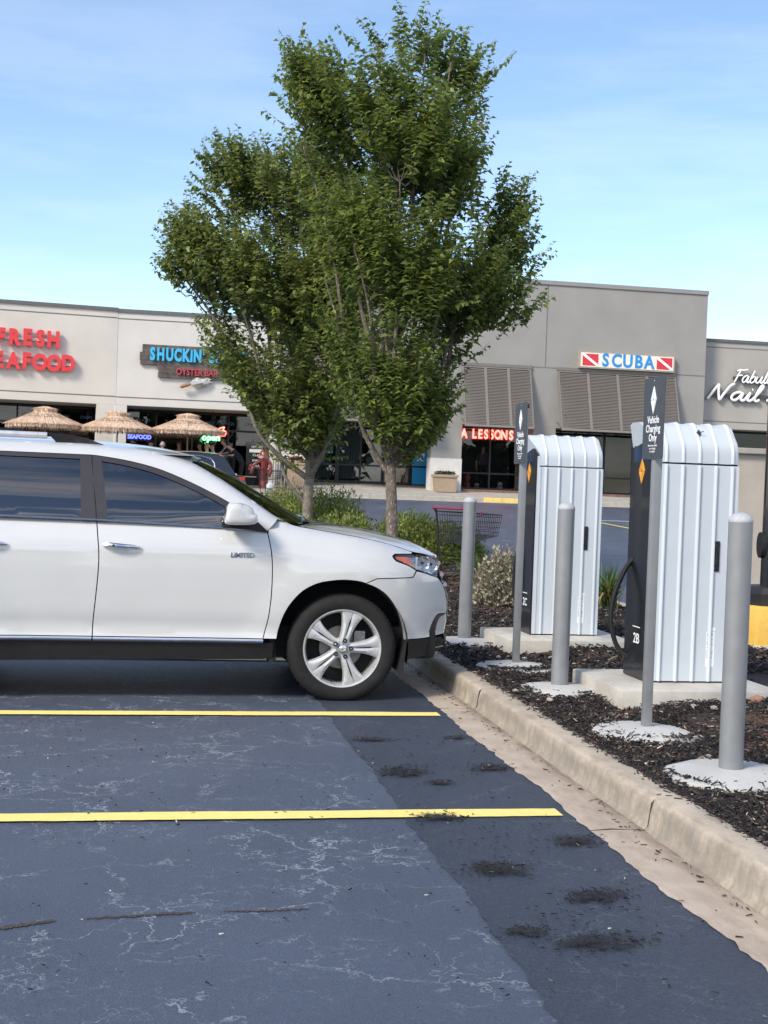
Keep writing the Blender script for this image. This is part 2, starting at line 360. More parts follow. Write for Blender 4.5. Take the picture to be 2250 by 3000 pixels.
for y0, y1 in zip(edges[:-1], edges[1:]):
    lf = wavy(1.965, y0 + .006, y1 - .004, .04, .011, 2.3); lf.append((lf[-1][0], y1 - .006)); mb = MB(); n = len(lf)
    for i, (x, y) in enumerate(lf):
        for xx, zz in ((x, .0065), (2.06, .011), (2.16, .008), (2.232, .003)): mb.v.append((xx, y, zz + random.uniform(-.0012, .0012)))
    mb.f = [(i * 4 + k, i * 4 + k + 1, i * 4 + k + 5, i * 4 + k + 4) for i in range(n - 1) for k in range(3)]; mb.mi = [0] * len(mb.f)
    O('gutter_slab', mb, M_GUT, gutter, smooth=True, fix=False)
    dx, dz = random.uniform(-.004, .004), random.uniform(-.004, .004); mb = MB(); ny = 40
    prof = [(2.206, -.05), (2.212, .010), (2.226, .026), (2.234, .085), (2.241, .130), (2.252, .145), (2.272, .151), (2.34, .153), (2.395, .150), (2.41, .143), (2.412, -.05)]
    k = len(prof)
    for j in range(ny + 1):
        y = y0 + .009 + (y1 - y0 - .018) * j / ny; e = .004 if j in (0, ny) else 0
        for q, (px, pz) in enumerate(prof):
            chip = random.uniform(0, .006) if 4 <= q <= 5 else random.uniform(0, .002)
            mb.v.append((px + dx + chip + e, y, pz + dz - (chip * .8 if q > 2 else 0) - e))
    mb.f = [(j * k + i, j * k + i + 1, (j + 1) * k + i + 1, (j + 1) * k + i) for j in range(ny) for i in range(k - 1)]
    mb.f += [tuple(range(k))[::-1], tuple(ny * k + i for i in range(k))]; mb.mi = [0] * len(mb.f)
    O('curb_segment', mb, M_CURB, curb, smooth=True, ang=50)
    O('joint_filler', MB().prism([(2.222, -.04), (2.244, .125), (2.26, .140), (2.40, .141), (2.40, -.04)], y0 - .008, y0 + .008), M_CRK, curb)
for y0, y1 in zip(edges[:-1], edges[1:]):
    O('curb_segment', MB().rbox(5.72, 5.87, y0 + .006, y1 - .006, -.05, .15 , .015), M_CURB, curb)
O('curb_segment', MB().rbox(2.42, 5.71, 26.36, 26.5, -.05, .2, .015), M_CURB, curb)
# planting bed
def zb(x, y):
    return .125 + .06 * smst(2.9, 3.7, x) * smst(5.7, 5.0, x) + .012 * sin(x * 5.1 + y * 1.7) * sin(y * 3.3 - x) + .3 * smst(17, 20, y) * smst(2.42, 3.1, x) * smst(5.7, 5, x) * .5
m = P('bed_soil', (.045, .030, .022), .95, var=.5, scale=14, bump=1, bscale=70)
t = m.node_tree; b = t.nodes['Principled BSDF']; src = b.inputs['Base Color'].links[0].from_socket
n_ = t.nodes.new('ShaderNodeTexNoise'); n_.inputs['Scale'].default_value = 1.9; n_.inputs['Detail'].default_value = 6; tcn = t.nodes.new('ShaderNodeTexCoord')
r = t.nodes.new('ShaderNodeMapRange'); r.inputs[1].default_value = .53; r.inputs[2].default_value = .64; mx = t.nodes.new('ShaderNodeMix'); mx.data_type = 'RGBA'
t.links.new(tcn.outputs['Object'], n_.inputs['Vector']); t.links.new(n_.outputs[0], r.inputs[0]); t.links.new(r.outputs[0], mx.inputs[0]); t.links.new(src, mx.inputs[6]); mx.inputs[7].default_value = (.16, .075, .045, 1); t.links.new(mx.outputs[2], b.inputs['Base Color'])
mb = MB().grid(lambda u, v: (2.405 + 3.32 * u, -.7 + 27.1 * v, zb(2.405 + 3.32 * u, -.7 + 27.1 * v)), 40, 220)
bed = tag(O('planting_bed', mb, m, smooth=True, fix=False), kind='structure')
# street side: sidewalk in slabs, painted curb, road lines
walk = tag(link('sidewalk', None), kind='structure')
M_SLABY = P('yellow_curb_paint', (.75, .55, .16), .75, var=.2, scale=6, bump=.3)
me = None
for i in range(-9, 14):
    x0 = 1.63 + 3.1 * i; pr = [(46, .9), (46, 1.185), (46.02, 1.2), (49, 1.405), (51.6, 1.585), (60, 1.585), (60, .9)]
    mb = MB().prism(pr, .006, 3.094, 'YZ')
    if me is None: me = mb.mesh('sidewalk_slab', M_WALK)
    link('sidewalk_slab', me, walk, (x0, 0, 0))
O('painted_curb', MB().box(12.05, 15.6, 45.99, 46.28, 1.04, 1.217), M_SLABY, walk)
apron = tag(O('street_gutter', MB().grid(lambda u, v: (-40 + 100 * u, 45.4 + .598 * v, zg(45.4 + .598 * v) + .008), 10, 2), M_WALK, fix=False), kind='structure')
M_WHT = painted('white_line_paint', (.72, .72, .70), .6)
def road_line(p, q, w, mat):
    p, q = Vector(p), Vector(q); d = (q - p).normalized(); s = Vector((-d.y, d.x)) * w / 2; mb = MB(); n = 30
    for i in range(n + 1):
        c = p + (q - p) * i / n
        for a in (c - s, c + s): mb.v.append((a.x, a.y, zg(a.y) + .01))
    mb.f = [(2 * i, 2 * i + 2, 2 * i + 3, 2 * i + 1) for i in range(n)]; mb.mi = [0] * n
    tag(O('road_line', mb, mat, fix=False), kind='structure')
road_line((13.2, 38.3), (45, 38.3), .14, M_WHT); road_line((13.45, 37.4), (14.6, 27.5), .11, M_YEL); road_line((20.5, 37.4), (21.6, 27.5), .11, M_YEL)
for y in (22.5, 27.5, 31): road_line((6.2, y), (60, y + .4), .03, M_CRK)
# ================================================================== WHITE SUV
CY = 9.71                                           # centre line of the parked car
M_WHITE = P('white_pearl_paint', (.55, .56, .56), .18, var=.02, scale=3, coat=1.0, spec=.5)
M_BLK = P('black_plastic', (.010, .010, .012), .55, var=.2, scale=30, bump=.1, bscale=300)
M_GBLK = P('gloss_black', (.012, .012, .014), .16, var=0, coat=.6)
M_FRAME = P('satin_black_door_frame', (.03, .028, .032), .38, var=.1, scale=10)
M_CHR = P('chrome', (.75, .76, .78), .12, 1, var=.03, scale=20)
M_ALU = P('alloy_silver', (.56, .57, .58), .3, .45, var=.05, scale=20, rvar=.05)
M_TYRE = P('tyre_rubber', (.0095, .0095, .010), .85, var=.35, scale=18, bump=.3, bscale=160)
M_DISC = P('brake_steel', (.22, .21, .20), .45, .8, var=.2, scale=30)
M_DARK = P('underbody_dark', (.012, .012, .013), .9, var=.2)
M_SEAT = P('dark_seat_leather', (.06, .06, .065), .6, var=.1)
M_GLF = glass('window_glass_front', (.12, .15, .17), .12)
M_GLR = glass('window_glass_privacy', (.03, .035, .04), .13)
M_WS = glass('windshield_glass', (.09, .105, .09), .08)
M_LENS = glass('headlight_lens', (.9, .93, .95), .06)
M_AMB = P('amber_reflector', (.75, .12, .02), .25, var=.1, scale=60, coat=.8)
ZS = [(-2.6, 1.20), (-1, 1.245), (.75, 1.24), (1.0, 1.21), (1.3, 1.165), (1.6, 1.115), (1.85, 1.045), (2.05, 1.02), (2.2, .97)]
def yside(x, z):
    """half width of the lower body"""
    y = interp(z, [(.2, .885), (.30, .91), (.42, .938), (.47, .930), (.60, .944), (.75, .953), (.90, .957), (.98, .950), (1.1, .935), (1.25, .905)])
    zs = interp(x, ZS); y -= .15 * max(0, (z - (zs - .22)) / .22) ** 2.2
    if x > 1.15: y -= .48 * ((x - 1.15) / 1.08) ** 3.2
    if x < -1.6: y -= .20 * ((-1.6 - x) / .95) ** 2.6
    for cx in (1.342, -1.448):                       # flared arches
        d = sqrt((x - cx) ** 2 + (z - .36) ** 2); y += .016 * smst(.72, .50, d) * smst(.3, .45, z)
    # soft character line and lower crease
    y += .006 * math.exp(-((z - 1.02) / .03) ** 2) - .010 * math.exp(-((z - .50) / .05) ** 2) * smst(1.1, .6, x)
    return y
def ygh(x, z):
    """half width of the glasshouse"""
    t = max(0, (z - 1.19) / .46)
    y = .868 - .215 * t ** 1.25
    if x > .5: y -= .05 * (x - .5)
    if x < -1.5: y -= .10 * ((-1.5 - x) / 1.0) ** 2
    return y
def densify(poly, step):
    o = []
    for a, b in zip(poly, poly[1:] + poly[:1]):
        n = max(1, int(math.hypot(b[0] - a[0], b[1] - a[1]) / step))
        o += [(a[0] + (b[0] - a[0]) * i / n, a[1] + (b[1] - a[1]) * i / n) for i in range(n)]
    return o
def cdt(poly, holes, step):
    rings = [densify(list(poly), step)] + [densify(list(h), step) for h in holes]
    V = []; E_ = []
    for r in rings:
        o = len(V); V += [Vector(p) for p in r]; E_ += [(o + i, o + (i + 1) % len(r)) for i in range(len(r))]
    xs = [p[0] for p in poly]; zs = [p[1] for p in poly]; nb = len(V); k = 0
    BP = np.array([(v.x, v.y) for v in V])
    z = min(zs) + step * .5
    while z < max(zs):
        x = min(xs) + step * (.5 if k % 2 else 1.0)
        while x < max(xs):
            if inside((x, z), rings[0]) and not any(inside((x, z), h) for h in rings[1:]) and np.min(np.hypot(BP[:, 0] - x, BP[:, 1] - z)) > step * .55: V.append(Vector((x, z)))
            x += step
        z += step * .87; k += 1
    vo, eo, fo, *_ = delaunay_2d_cdt(V, E_, [], 0, 1e-5)
    F_ = []
    for f in fo:
        c = ((vo[f[0]].x + vo[f[1]].x + vo[f[2]].x) / 3, (vo[f[0]].y + vo[f[1]].y + vo[f[2]].y) / 3)
        if inside(c, rings[0]) and not any(inside(c, h) for h in rings[1:]): F_.append(tuple(f))
    return [(v.x, v.y) for v in vo], F_
def side_panel(name, poly, yf, mat, parent, step=.05, lip=.014, off=0, holes=(), both=True, cy=CY, edge_in=.004, sides=None):
    V, F_ = cdt(poly, holes, step); objs = []
    cnt = {}
    for f in F_:
        for a, b in zip(f, f[1:] + f[:1]): cnt[(a, b)] = cnt.get((a, b), 0) + 1
    bd = [e for e in cnt if (e[1], e[0]) not in cnt]
    for s in (sides or ((-1, 1) if both else (-1,))):
        mb = MB(); mb.v = [(x, cy + s * (yf(x, z) + off), z) for x, z in V]; mb.f = list(F_)
        if lip:
            m_ = {}
            for a, b in bd:
                for q in (a, b):
                    if q not in m_:
                        x, z = V[q]; m_[q] = len(mb.v); mb.v.append((x, cy + s * (yf(x, z) + off - lip), z))
                mb.f.append((b, a, m_[a], m_[b]))
        mb.mi = [0] * len(mb.f)
        me = mb.mesh(name, mat, True, 40)
        objs.append(link(name, me, parent))
    return objs
suv = thing('parked_suv', (-.16, CY, 0), 'large white SUV with dark windows parked nose to the curb', 'car')
# --- outlines in the side view, metres
ARC = [(.881, .432), (.893, .50), (.925, .60), (.975, .685), (1.05, .765), (1.15, .818), (1.25, .838), (1.345, .845), (1.44, .836), (1.487, .822)]
ARC2 = [(1.487, .822), (1.56, .795), (1.635, .745), (1.70, .668), (1.745, .58), (1.770, .50), (1.779, .430)]
FL = [(.791, .432), (.801, .473), (.823, .578), (.837, .725), (.839, .893), (.829, 1.018), (.806, 1.135)]
DL = [(-.339, .432), (-.337, .529), (-.322, .720), (-.312, .883), (-.314, 1.007), (-.337, 1.196)]
HS = [(.815, 1.165), (.872, 1.236), (.94, 1.218), (1.0, 1.195), (1.15, 1.172), (1.3, 1.150), (1.45, 1.128), (1.6, 1.10), (1.73, 1.068), (1.85, 1.030)]
g = .0035
fl_s = spline(FL, 5); dl_s = spline(DL, 5); arc_s = spline(ARC, 3); arc2_s = spline(ARC2, 3); hs_s = HS[:2] + spline(HS[1:], 3)[1:]
fender = [(x + g, z) for x, z in fl_s] + hs_s + [(1.84, 1.022), (1.70, 1.024), (1.678, 1.008), (1.686, .990), (1.705, .972), (1.805, .937), (1.858, .908), (1.832, .868), (1.815, .864), (1.561, .858), (1.487, .826)] + [(x, z) for x, z in arc_s[::-1]][1:]
side_panel('front_fender', fender, yside, M_WHITE, suv)
fdoor = [(x - g, z) for x, z in fl_s] + [(.80, 1.146), (.55, 1.166), (.1, 1.184), (-.335, 1.197)] + [(x + g, z) for x, z in dl_s[::-1]][1:]
RD = [(-1.02, .432), (-1.03, .50), (-1.07, .63), (-1.14, .76), (-1.22, .86), (-1.27, 1.0), (-1.30, 1.207)]
rd_s = spline(RD, 4)
rdoor = [(x - g, z) for x, z in dl_s] + [(-.7, 1.203), (-1.3, 1.209)] + [(x + g, z) for x, z in rd_s[::-1]][1:]
fd = side_panel('front_door', fdoor, yside, M_WHITE, suv)
rd = side_panel('rear_door', rdoor, yside, M_WHITE, suv)
rarc = [(-1.448 + .482 * cos(a) * .97, .36 + .482 * sin(a)) for a in np.linspace(radians(9), radians(171), 18)]
quarter = [(x - g, z) for x, z in rd_s] + [(-1.8, 1.215), (-2.3, 1.215), (-2.46, 1.19), (-2.50, 1.0), (-2.52, .75), (-2.5, .5), (-2.46, .42), (-1.91, .42)] + rarc[::-1]
side_panel('rear_quarter_panel', quarter, yside, M_WHITE, suv)
XN = [(.28, 2.16), (.33, 2.20), (.36, 2.222), (.41, 2.217), (.43, 2.202), (.473, 2.214), (.58, 2.23), (.70, 2.224), (.777, 2.19), (.835, 2.165), (.905, 2.138), (.955, 2.130), (1.0, 2.108), (1.03, 2.08)]
def xn(z): return interp(z, XN)
EDGE = .085
bump = [(1.781, .430)] + arc2_s[::-1][1:] + [(1.487, .819), (1.563, .851), (1.815, .857), (1.84, .861), (1.868, .902), (1.933, .886), (2.046, .850)] + [(xn(z) - EDGE, z) for z in (.80, .74, .68, .62, .56, .50, .445)] + [(1.95, .432)]
bs = side_panel('front_bumper_side', bump, yside, M_WHITE, suv, step=.035)
# front fascia, hood, nose
def edge_y(z): return yside(xn(z) - EDGE, z)
def nose(z, v):
    s = 2 * v - 1; ye = edge_y(z); return (xn(z) - EDGE * abs(s) ** 2.6, CY + s * ye, z)
O('front_fascia', MB().grid(lambda u, v: nose(.445 + .325 * u, v), 14, 40), M_WHITE, suv, smooth=True)
O('grille', MB().grid(lambda u, v: (lambda p: (p[0] - .012, p[1], p[2]))(nose(.772 + .205 * u, .12 + .76 * v)), 8, 30), M_GBLK, suv, smooth=True)
for z in (.79, .865, .945):
    O('grille_bar', MB().tube([(lambda p: (p[0] + .006, p[1], p[2]))(nose(z, v)) for v in np.linspace(.10, .90, 22)], .016, 6), M_CHR, suv, smooth=True)
mb = MB().lathe([(.001, .012), (.05, .010), (.055, 0)], 24, 'X', (xn(.87) + .02, CY, .87)); O('grille_badge', mb, M_CHR, suv, smooth=True)
def hood(u, v):
    s = 2 * v - 1; x0 = 1.02 + .16 * (1 - abs(s) ** 2); x = x0 + (2.11 - x0 - .045 * abs(s) ** 3) * u
    zc = interp(x, [(1.0, 1.205), (1.2, 1.205), (1.48, 1.183), (1.75, 1.136), (1.9, 1.098), (2.0, 1.062), (2.08, 1.022), (2.12, .985)])
    ze = min(interp(x, [(p[0], p[1]) for p in HS[2:]] + [(1.95, 1.016), (2.12, .972)]) + .004, zc - .003); ye = (yside(min(x, 2.02), ze) if x < 2.02 else yside(2.02, ze) - (x - 2.02) * 1.2) - .006
    z = zc - (zc - ze) * (.55 * abs(s) ** 2 + .45 * abs(s) ** 9) + .010 * math.exp(-((abs(s) - .74) / .06) ** 2) * smst(0, .2, u) * smst(1, .7, u)
    return (x, CY + s * ye, z)
hd = O('hood', MB().grid(hood, 26, 44), M_WHITE, suv, smooth=True, ang=180)
# headlights: silver housing, amber reflector and lens
HL = [(1.690, 1.000), (1.705, 1.018), (1.863, 1.014), (1.98, 1.010), (2.048, 1.004), (2.052, .95), (2.050, .904), (2.040, .858), (1.933, .893), (1.87, .912), (1.808, .943), (1.712, .978)]
def hl_scale(k, pts=HL):
    cx, cz = sum(p[0] for p in pts) / len(pts), sum(p[1] for p in pts) / len(pts); return [(cx + (x - cx) * k, cz + (z - cz) * k) for x, z in pts]
yh = lambda x, z: yside(min(x, 2.06), z)
M_HOUS = P('headlight_housing', (.45, .46, .48), .22, .9, var=.25, scale=25)
for s in (-1, 1):
    hlo = side_panel('headlight', HL, yh, M_BLK, suv, step=.03, off=-.055, lip=-.045, sides=(s,))[0]
    side_panel('reflector', hl_scale(.9), yh, M_HOUS, hlo, step=.03, off=-.045, lip=0, sides=(s,))
    side_panel('turn_signal', [(1.706, 1.002), (1.80, .998), (1.826, .962), (1.842, .934), (1.80, .951), (1.715, .985)], yh, M_AMB, hlo, step=.02, off=-.014, lip=.01, sides=(s,))
    for cx, cz, r in ((1.925, .955, .045), (2.0, .945, .05)):
        yy = yh(cx, cz) - .045
        O('lamp_bowl', MB().lathe([(.012, .02), (.016, .0), (r * .7, .012), (r, .034), (r + .004, .036), (r, .02)], 20, 'Y', (cx, CY + s * yy, cz)) if s > 0 else MB().lathe([(.012, -.02), (.016, .0), (r * .7, -.012), (r, -.034), (r + .004, -.036), (r, -.02)], 20, 'Y', (cx, CY - yy, cz)), M_CHR, hlo, smooth=True)
    for xx in (1.87, 1.965):
        mb = MB().prism([(xx, .915 - (xx - 1.87) * .3), (xx + .008, .912 - (xx - 1.87) * .3), (xx + .008, 1.0), (xx, 1.0)], CY + s * (yh(xx, .95) - .045), CY + s * (yh(xx, .95) - .012))
        O('divider', mb, M_ALU, hlo)
    side_panel('lens', HL, yh, M_LENS, hlo, step=.03, off=-.001, lip=0, sides=(s,))
# fog light trim and black lower bumper
FT = spline([(1.986, .468), (2.000, .512), (2.022, .556), (2.048, .590), (2.08, .600)], 4) + [(2.135, .598), (2.128, .584), (2.09, .574), (2.068, .553), (2.052, .52), (2.044, .466)]
side_panel('fog_light_trim', FT, yside, M_CHR, suv, step=.02, off=.012, lip=.02)
side_panel('fog_recess', [(2.052, .470), (2.066, .540), (2.085, .560), (2.125, .574), (2.13, .50), (2.12, .468)], yside, M_WHITE, suv, step=.02, off=.003, lip=.01)
LB = [(1.782, .424), (2.10, .424), (2.13, .40), (2.13, .345), (2.09, .325), (2.0, .305), (1.90, .288), (1.80, .282)]
side_panel('lower_bumper', LB, lambda x, z: yside(x, z) + .004, M_BLK, suv, step=.03)
O('lower_bumper_front', MB().grid(lambda u, v: (lambda p: (p[0] + .004, p[1], p[2]))(nose(.30 + .14 * u, v)), 6, 30), M_BLK, suv, smooth=True)
for z in (.362, .392): side_panel('air_slot', [(2.0, z - .008), (2.125, z - .004), (2.125, z + .010), (2.01, z + .008)], yside, M_GBLK, suv, step=.03, off=.007, lip=.004)
side_panel('slot_trim', [(1.99, .345), (2.125, .350), (2.13, .357), (1.99, .352)], yside, M_ALU, suv, step=.03, off=.009, lip=.004)
# sills, chrome moulding, mud flap, arch liner
side_panel('sill', [(.862, .398), (.862, .30), (.80, .285), (-.98, .258), (-.98, .398)], lambda x, z: yside(x, z) - .004, M_BLK, suv, step=.06)
for x0, x1 in ((-.985, -.343), (-.335, .792)):
    for s in (-1, 1):
        dm = O('door_moulding', MB().tube([(x, CY + s * (yside(x, .418) + .006), .416) for x in np.linspace(x0, x1, 14)], .011, 8), M_CHR, suv, smooth=True)
        O('moulding_base', MB().tube([(x, CY + s * (yside(x, .40) + .002), .400) for x in np.linspace(x0, x1, 14)], .010, 8), M_GBLK, dm, smooth=True)
for cx in (1.342, -1.448):
    for s in (-1, 1):
        mb = MB()
        mb.grid(lambda u, v: (cx + .463 * cos(pi * (1.06 - 1.12 * u)), CY + s * (.925 - .36 * v), .36 + .478 * sin(pi * (1.06 - 1.12 * u))), 24, 3)
        mb.grid(lambda u, v: (cx + (.02 + .47 * v) * cos(pi * (1.06 - 1.12 * u)), CY + s * .56, .36 + (.02 + .47 * v) * sin(pi * (1.06 - 1.12 * u))), 24, 3)
        O('wheel_arch_liner', mb, M_DARK, suv, smooth=True)
for cx in (1.342, -1.448):
    for s in (-1, 1):
        mb = MB().prism([(cx + .435, .43), (cx + .447, .43), (cx + .43, .215), (cx + .405, .20), (cx + .385, .215)], CY + s * .93, CY + s * .70)
        O('mud_flap', mb, M_BLK, suv)
O('underbody', MB().rbox(-2.3, 2.05, CY - .72, CY + .72, .27, .50, .05).box(-2.2, -1.95, CY - .86, CY + .86, .3, .5).box(-.95, .85, CY - .86, CY + .86, .30, .44).box(.84, .88, CY - .9, CY + .9, .26, .5), M_DARK, suv)
# glasshouse: black frames with openings, glass, white roof rails and A pillars
FT_ = [(-.98, 1.634), (-.40, 1.631), (-.326, 1.625), (-.135, 1.598), (.059, 1.552), (.255, 1.478), (.454, 1.386), (.594, 1.307), (.72, 1.222), (.803, 1.152)]
ft = FT_[:2] + spline(FT_[1:], 4)[1:]
RT = [(-2.28, 1.44), (-2.1, 1.545), (-1.8, 1.605), (-1.4, 1.63)]
fw = [(-.262, 1.205), (.2, 1.187), (.60, 1.170), (.695, 1.168)] + [(x - .022, z - .030) for x, z in ft[::-1] if -.30 < x < .70 and z > 1.2] + [(-.322, 1.597)]
rw = [(-1.20, 1.222), (-.438, 1.213), (-.465, 1.603), (-.98, 1.607), (-1.26, 1.602)]
qw = [(-1.36, 1.235), (-2.08, 1.262), (-2.15, 1.32), (-2.0, 1.50), (-1.76, 1.575), (-1.42, 1.598)]
frame = [(.803, 1.150), (.55, 1.171), (.1, 1.189), (-.34, 1.202), (-1.3, 1.214), (-2.2, 1.224), (-2.36, 1.30)] + RT + ft
wf = side_panel('window_frame', frame, ygh, M_FRAME, suv, step=.06, holes=(fw, rw, qw), lip=.02)
for o in wf:
    s = -1 if o is wf[0] else 1
    side_panel('window_glass', fw, ygh, M_GLF, o, step=.06, off=-.008, lip=0, sides=(s,))
    side_panel('window_glass', rw, ygh, M_GLR, o, step=.06, off=-.008, lip=0, sides=(s,))
    side_panel('window_glass', qw, ygh, M_GLR, o, step=.06, off=-.008, lip=0, sides=(s,))
    mb = MB().tube([(x, CY + s * (ygh(x, z) + .006), z) for x, z in ((-1.3, 1.211), (-.9, 1.208), (-.34, 1.199), (.1, 1.186), (.55, 1.168), (.78, 1.153))], .006, 6); O('belt_trim', mb, M_CHR, o, smooth=True)
    mb = MB().tube([(x, CY + s * (ygh(x, z) + .003), z) for x, z in dl_s[-1:] + [(-.352, 1.32), (-.39, 1.628)]], .003, 4); O('door_gap', mb, M_DARK, o)
RE = [(-.98, 1.712), (-.45, 1.710), (-.31, 1.703), (-.14, 1.692), (.056, 1.668), (.285, 1.608), (.42, 1.540), (.537, 1.472), (.70, 1.366), (.857, 1.262), (.93, 1.222)]
re_s = RE[:2] + spline(RE[1:], 4)[1:]
RER = [(-2.30, 1.49), (-2.2, 1.58), (-2.0, 1.65), (-1.7, 1.695), (-1.3, 1.71)]
arail = [(.806, 1.158)] + [(x + .001, z + .004) for x, z in ft[::-1]][1:] + [(x, z + .004) for x, z in RT[::-1]] + RER + re_s + [(.878, 1.240), (.815, 1.170)]
def yrail(x, z):
    zt = interp(x, [(a, b) for a, b in RER + re_s]); return ygh(x, z) - .075 * smst(zt - .06, zt + .004, z) ** 1.5 + .004
side_panel('roof_side', arail, yrail, M_WHITE, suv, step=.03)
def ytop(x): return yrail(x, interp(x, RER + re_s))
def roof(u, v):
    s = 2 * v - 1; x = -2.30 + (2.585) * u + .09 * (1 - s * s) * u ** 3; xe = -2.30 + 2.585 * u
    ze = interp(xe, RER + re_s); return (x, CY + s * ytop(xe), ze + .038 * (1 - abs(s) ** 2.4) * smst(-.02, .15, u))
O('roof', MB().grid(roof, 30, 20), M_WHITE, suv, smooth=True, ang=180)
def wshield(u, v):
    s = 2 * v - 1; xe = .287 + (.985 - .287) * u; ze = interp(xe, re_s + [(1.0, 1.193)]); k = 1 - abs(s) ** 2.2
    return (xe + (.085 + .11 * u) * k, CY + s * (ytop(min(xe, .93)) - .004), ze + .012 + .008 * k)
O('windshield', MB().grid(wshield, 16, 24), M_WS, suv, smooth=True, ang=180)
mb = MB().grid(lambda u, v: (lambda s: (.96 + .17 * (1 - s * s) + .10 * u, CY + s * (.79 - .02 * u), 1.186 + .012 * (1 - s * s) - .006 * u))(2 * v - 1), 4, 20); O('cowl', mb, M_BLK, suv, smooth=True)
for y0, y1 in ((-.62, .05), (.02, .62)):
    mb = MB().tube([(1.09, CY + y0, 1.225), (1.11, CY + (y0 + y1) / 2, 1.245), (1.08, CY + y1, 1.25)], .009, 6)
    O('wiper', mb, M_GBLK, suv)
# roof rails
for s in (-1, 1):
    yr = lambda x: ytop(x) - .04
    pts = [(-2.05, 1.665), (-1.9, 1.725), (-1.6, 1.752), (-1.1, 1.760), (-.70, 1.758)]
    rl = O('roof_rail', MB().tube([(x, CY + s * yr(x), z) for x, z in pts], .021, 8), M_ALU, suv, smooth=True)
    O('rail_foot', MB().prism([(-.70, 1.776), (-.68, 1.778), (-.55, 1.771), (-.43, 1.748), (-.30, 1.702), (-.30, 1.692), (-.63, 1.705)], CY + s * yr(-.5) - .024, CY + s * yr(-.5) + .024), M_GBLK, rl)
# door handles, badge, mirrors
for o, xs in ((fd, -.165), (rd, -1.02)):
    for ob, s in ((o[0], -1), (o[1], 1)):
        yy = lambda x, z: CY + s * (yside(x, z))
        side_panel('handle_cup', [(xs + .062 * cos(a), 1.026 + .046 * sin(a)) for a in np.linspace(0, 2 * pi, 20)[:-1]], yside, M_WHITE, ob, step=.02, off=-.008 + .010, lip=.006, sides=(s,))
        mb = MB(); X = np.linspace(xs - .123, xs + .122, 12)
        mb.tube([(x, CY + s * (yside(x, 1.03) + .012 + .022 * sin(pi * min(max((x - X[0]) / .245, .0), 1))), 1.034 - (x - xs) * .05) for x in X], [.010, .0155, .017, .0165, .016, .016, .015, .0145, .014, .0135, .012, .007], 8)
        h = O('handle', mb, M_CHR, ob, smooth=True)
        if o is fd: O('key_lock', MB().lathe([(.0085, 0), (.0085, s * .004)], 12, 'Y', (xs - .052, CY + s * (yside(xs - .05, 1.03) + .047), 1.037)), M_GBLK, h)
text('badge_lettering', 'LIMITED', .042, M_CHR, suv, (.632, CY - yside(.63, 1.0) - .003, .993), sx=1.05, ext=.003, offset=.0012, shear=.12)
for s in (-1, 1):
    mr = O('mirror_base', MB().prism([(.50, 1.178), (.80, 1.150), (.795, 1.165), (.715, 1.235), (.655, 1.205), (.52, 1.196)], CY + s * .862, CY + s * .895).prism([(.535, 1.196), (.68, 1.192), (.69, 1.216), (.53, 1.214)], CY + s * .87, CY + s * 1.10), M_BLK, suv)
    bm = bmesh.new(); bmesh.ops.create_cube(bm, size=1); bmesh.ops.subdivide_edges(bm, edges=bm.edges[:], cuts=6, use_grid_fill=True)
    for v in bm.verts:
        p = v.co * 2; q = Vector([abs(c) ** 1 * (1 if c > 0 else -1) for c in p]); l = (abs(q.x) ** 6 + abs(q.y) ** 6 + abs(q.z) ** 6) ** (1 / 6); q /= l
        x = .605 + q.x * .103; z = 1.273 + q.z * .073
        if q.x > 0: z -= .028 * q.x ** 2 * (1 if q.z > 0 else -.4); 
        x += .012 * q.z if q.x < 0 else -.02 * q.z
        v.co = Vector((x, CY + s * (1.035 + q.y * .115 * (1 - .25 * max(q.x, 0))), z))
    me = bpy.data.meshes.new('mirror_housing'); bm.to_mesh(me); bm.free(); me.materials.append(M_WHITE); me.polygons.foreach_set('use_smooth', [True] * len(me.polygons)); link('mirror_housing', me, mr)
    O('mirror_glass', MB().grid(lambda u, v: (.503 - .002, CY + s * (.95 + .17 * u), 1.222 + .09 * v), 4, 4), M_CHR, mr, fix=False)
# cabin seen through the glass
for x, ys_ in ((.02, (-.38, .38)), (-.95, (-.42, 0, .42))):
    for y in ys_:
        sb = MB().rbox(x - .05, x + .45, CY + y - .24, CY + y + .24, .62, .80, .05); sb.rbox(x - .22, x - .02, CY + y - .24, CY + y + .24, .72, 1.30, .06); sb.rbox(x - .2, x - .08, CY + y - .13, CY + y + .13, 1.33, 1.50, .04)
        O('seat', sb, M_SEAT, suv)
mb = MB().rbox(.62, 1.05, CY - .78, CY + .78, .75, 1.14, .06).box(-2.2, .62, CY - .84, CY + .84, .5, .6); O('dashboard', mb, M_DARK, suv)
O('steering_wheel', MB().tube([(.46 + .07 * sin(a), CY + .38 + .18 * cos(a), 1.05 + .17 * sin(a)) for a in np.linspace(0, 2 * pi, 24)], .016, 6), M_DARK, suv)
mb = MB().box(-2.45, .3, CY - .60, CY + .60, 1.655, 1.66); O('headliner', mb, P('headliner_grey', (.35, .36, .36), .9), suv)
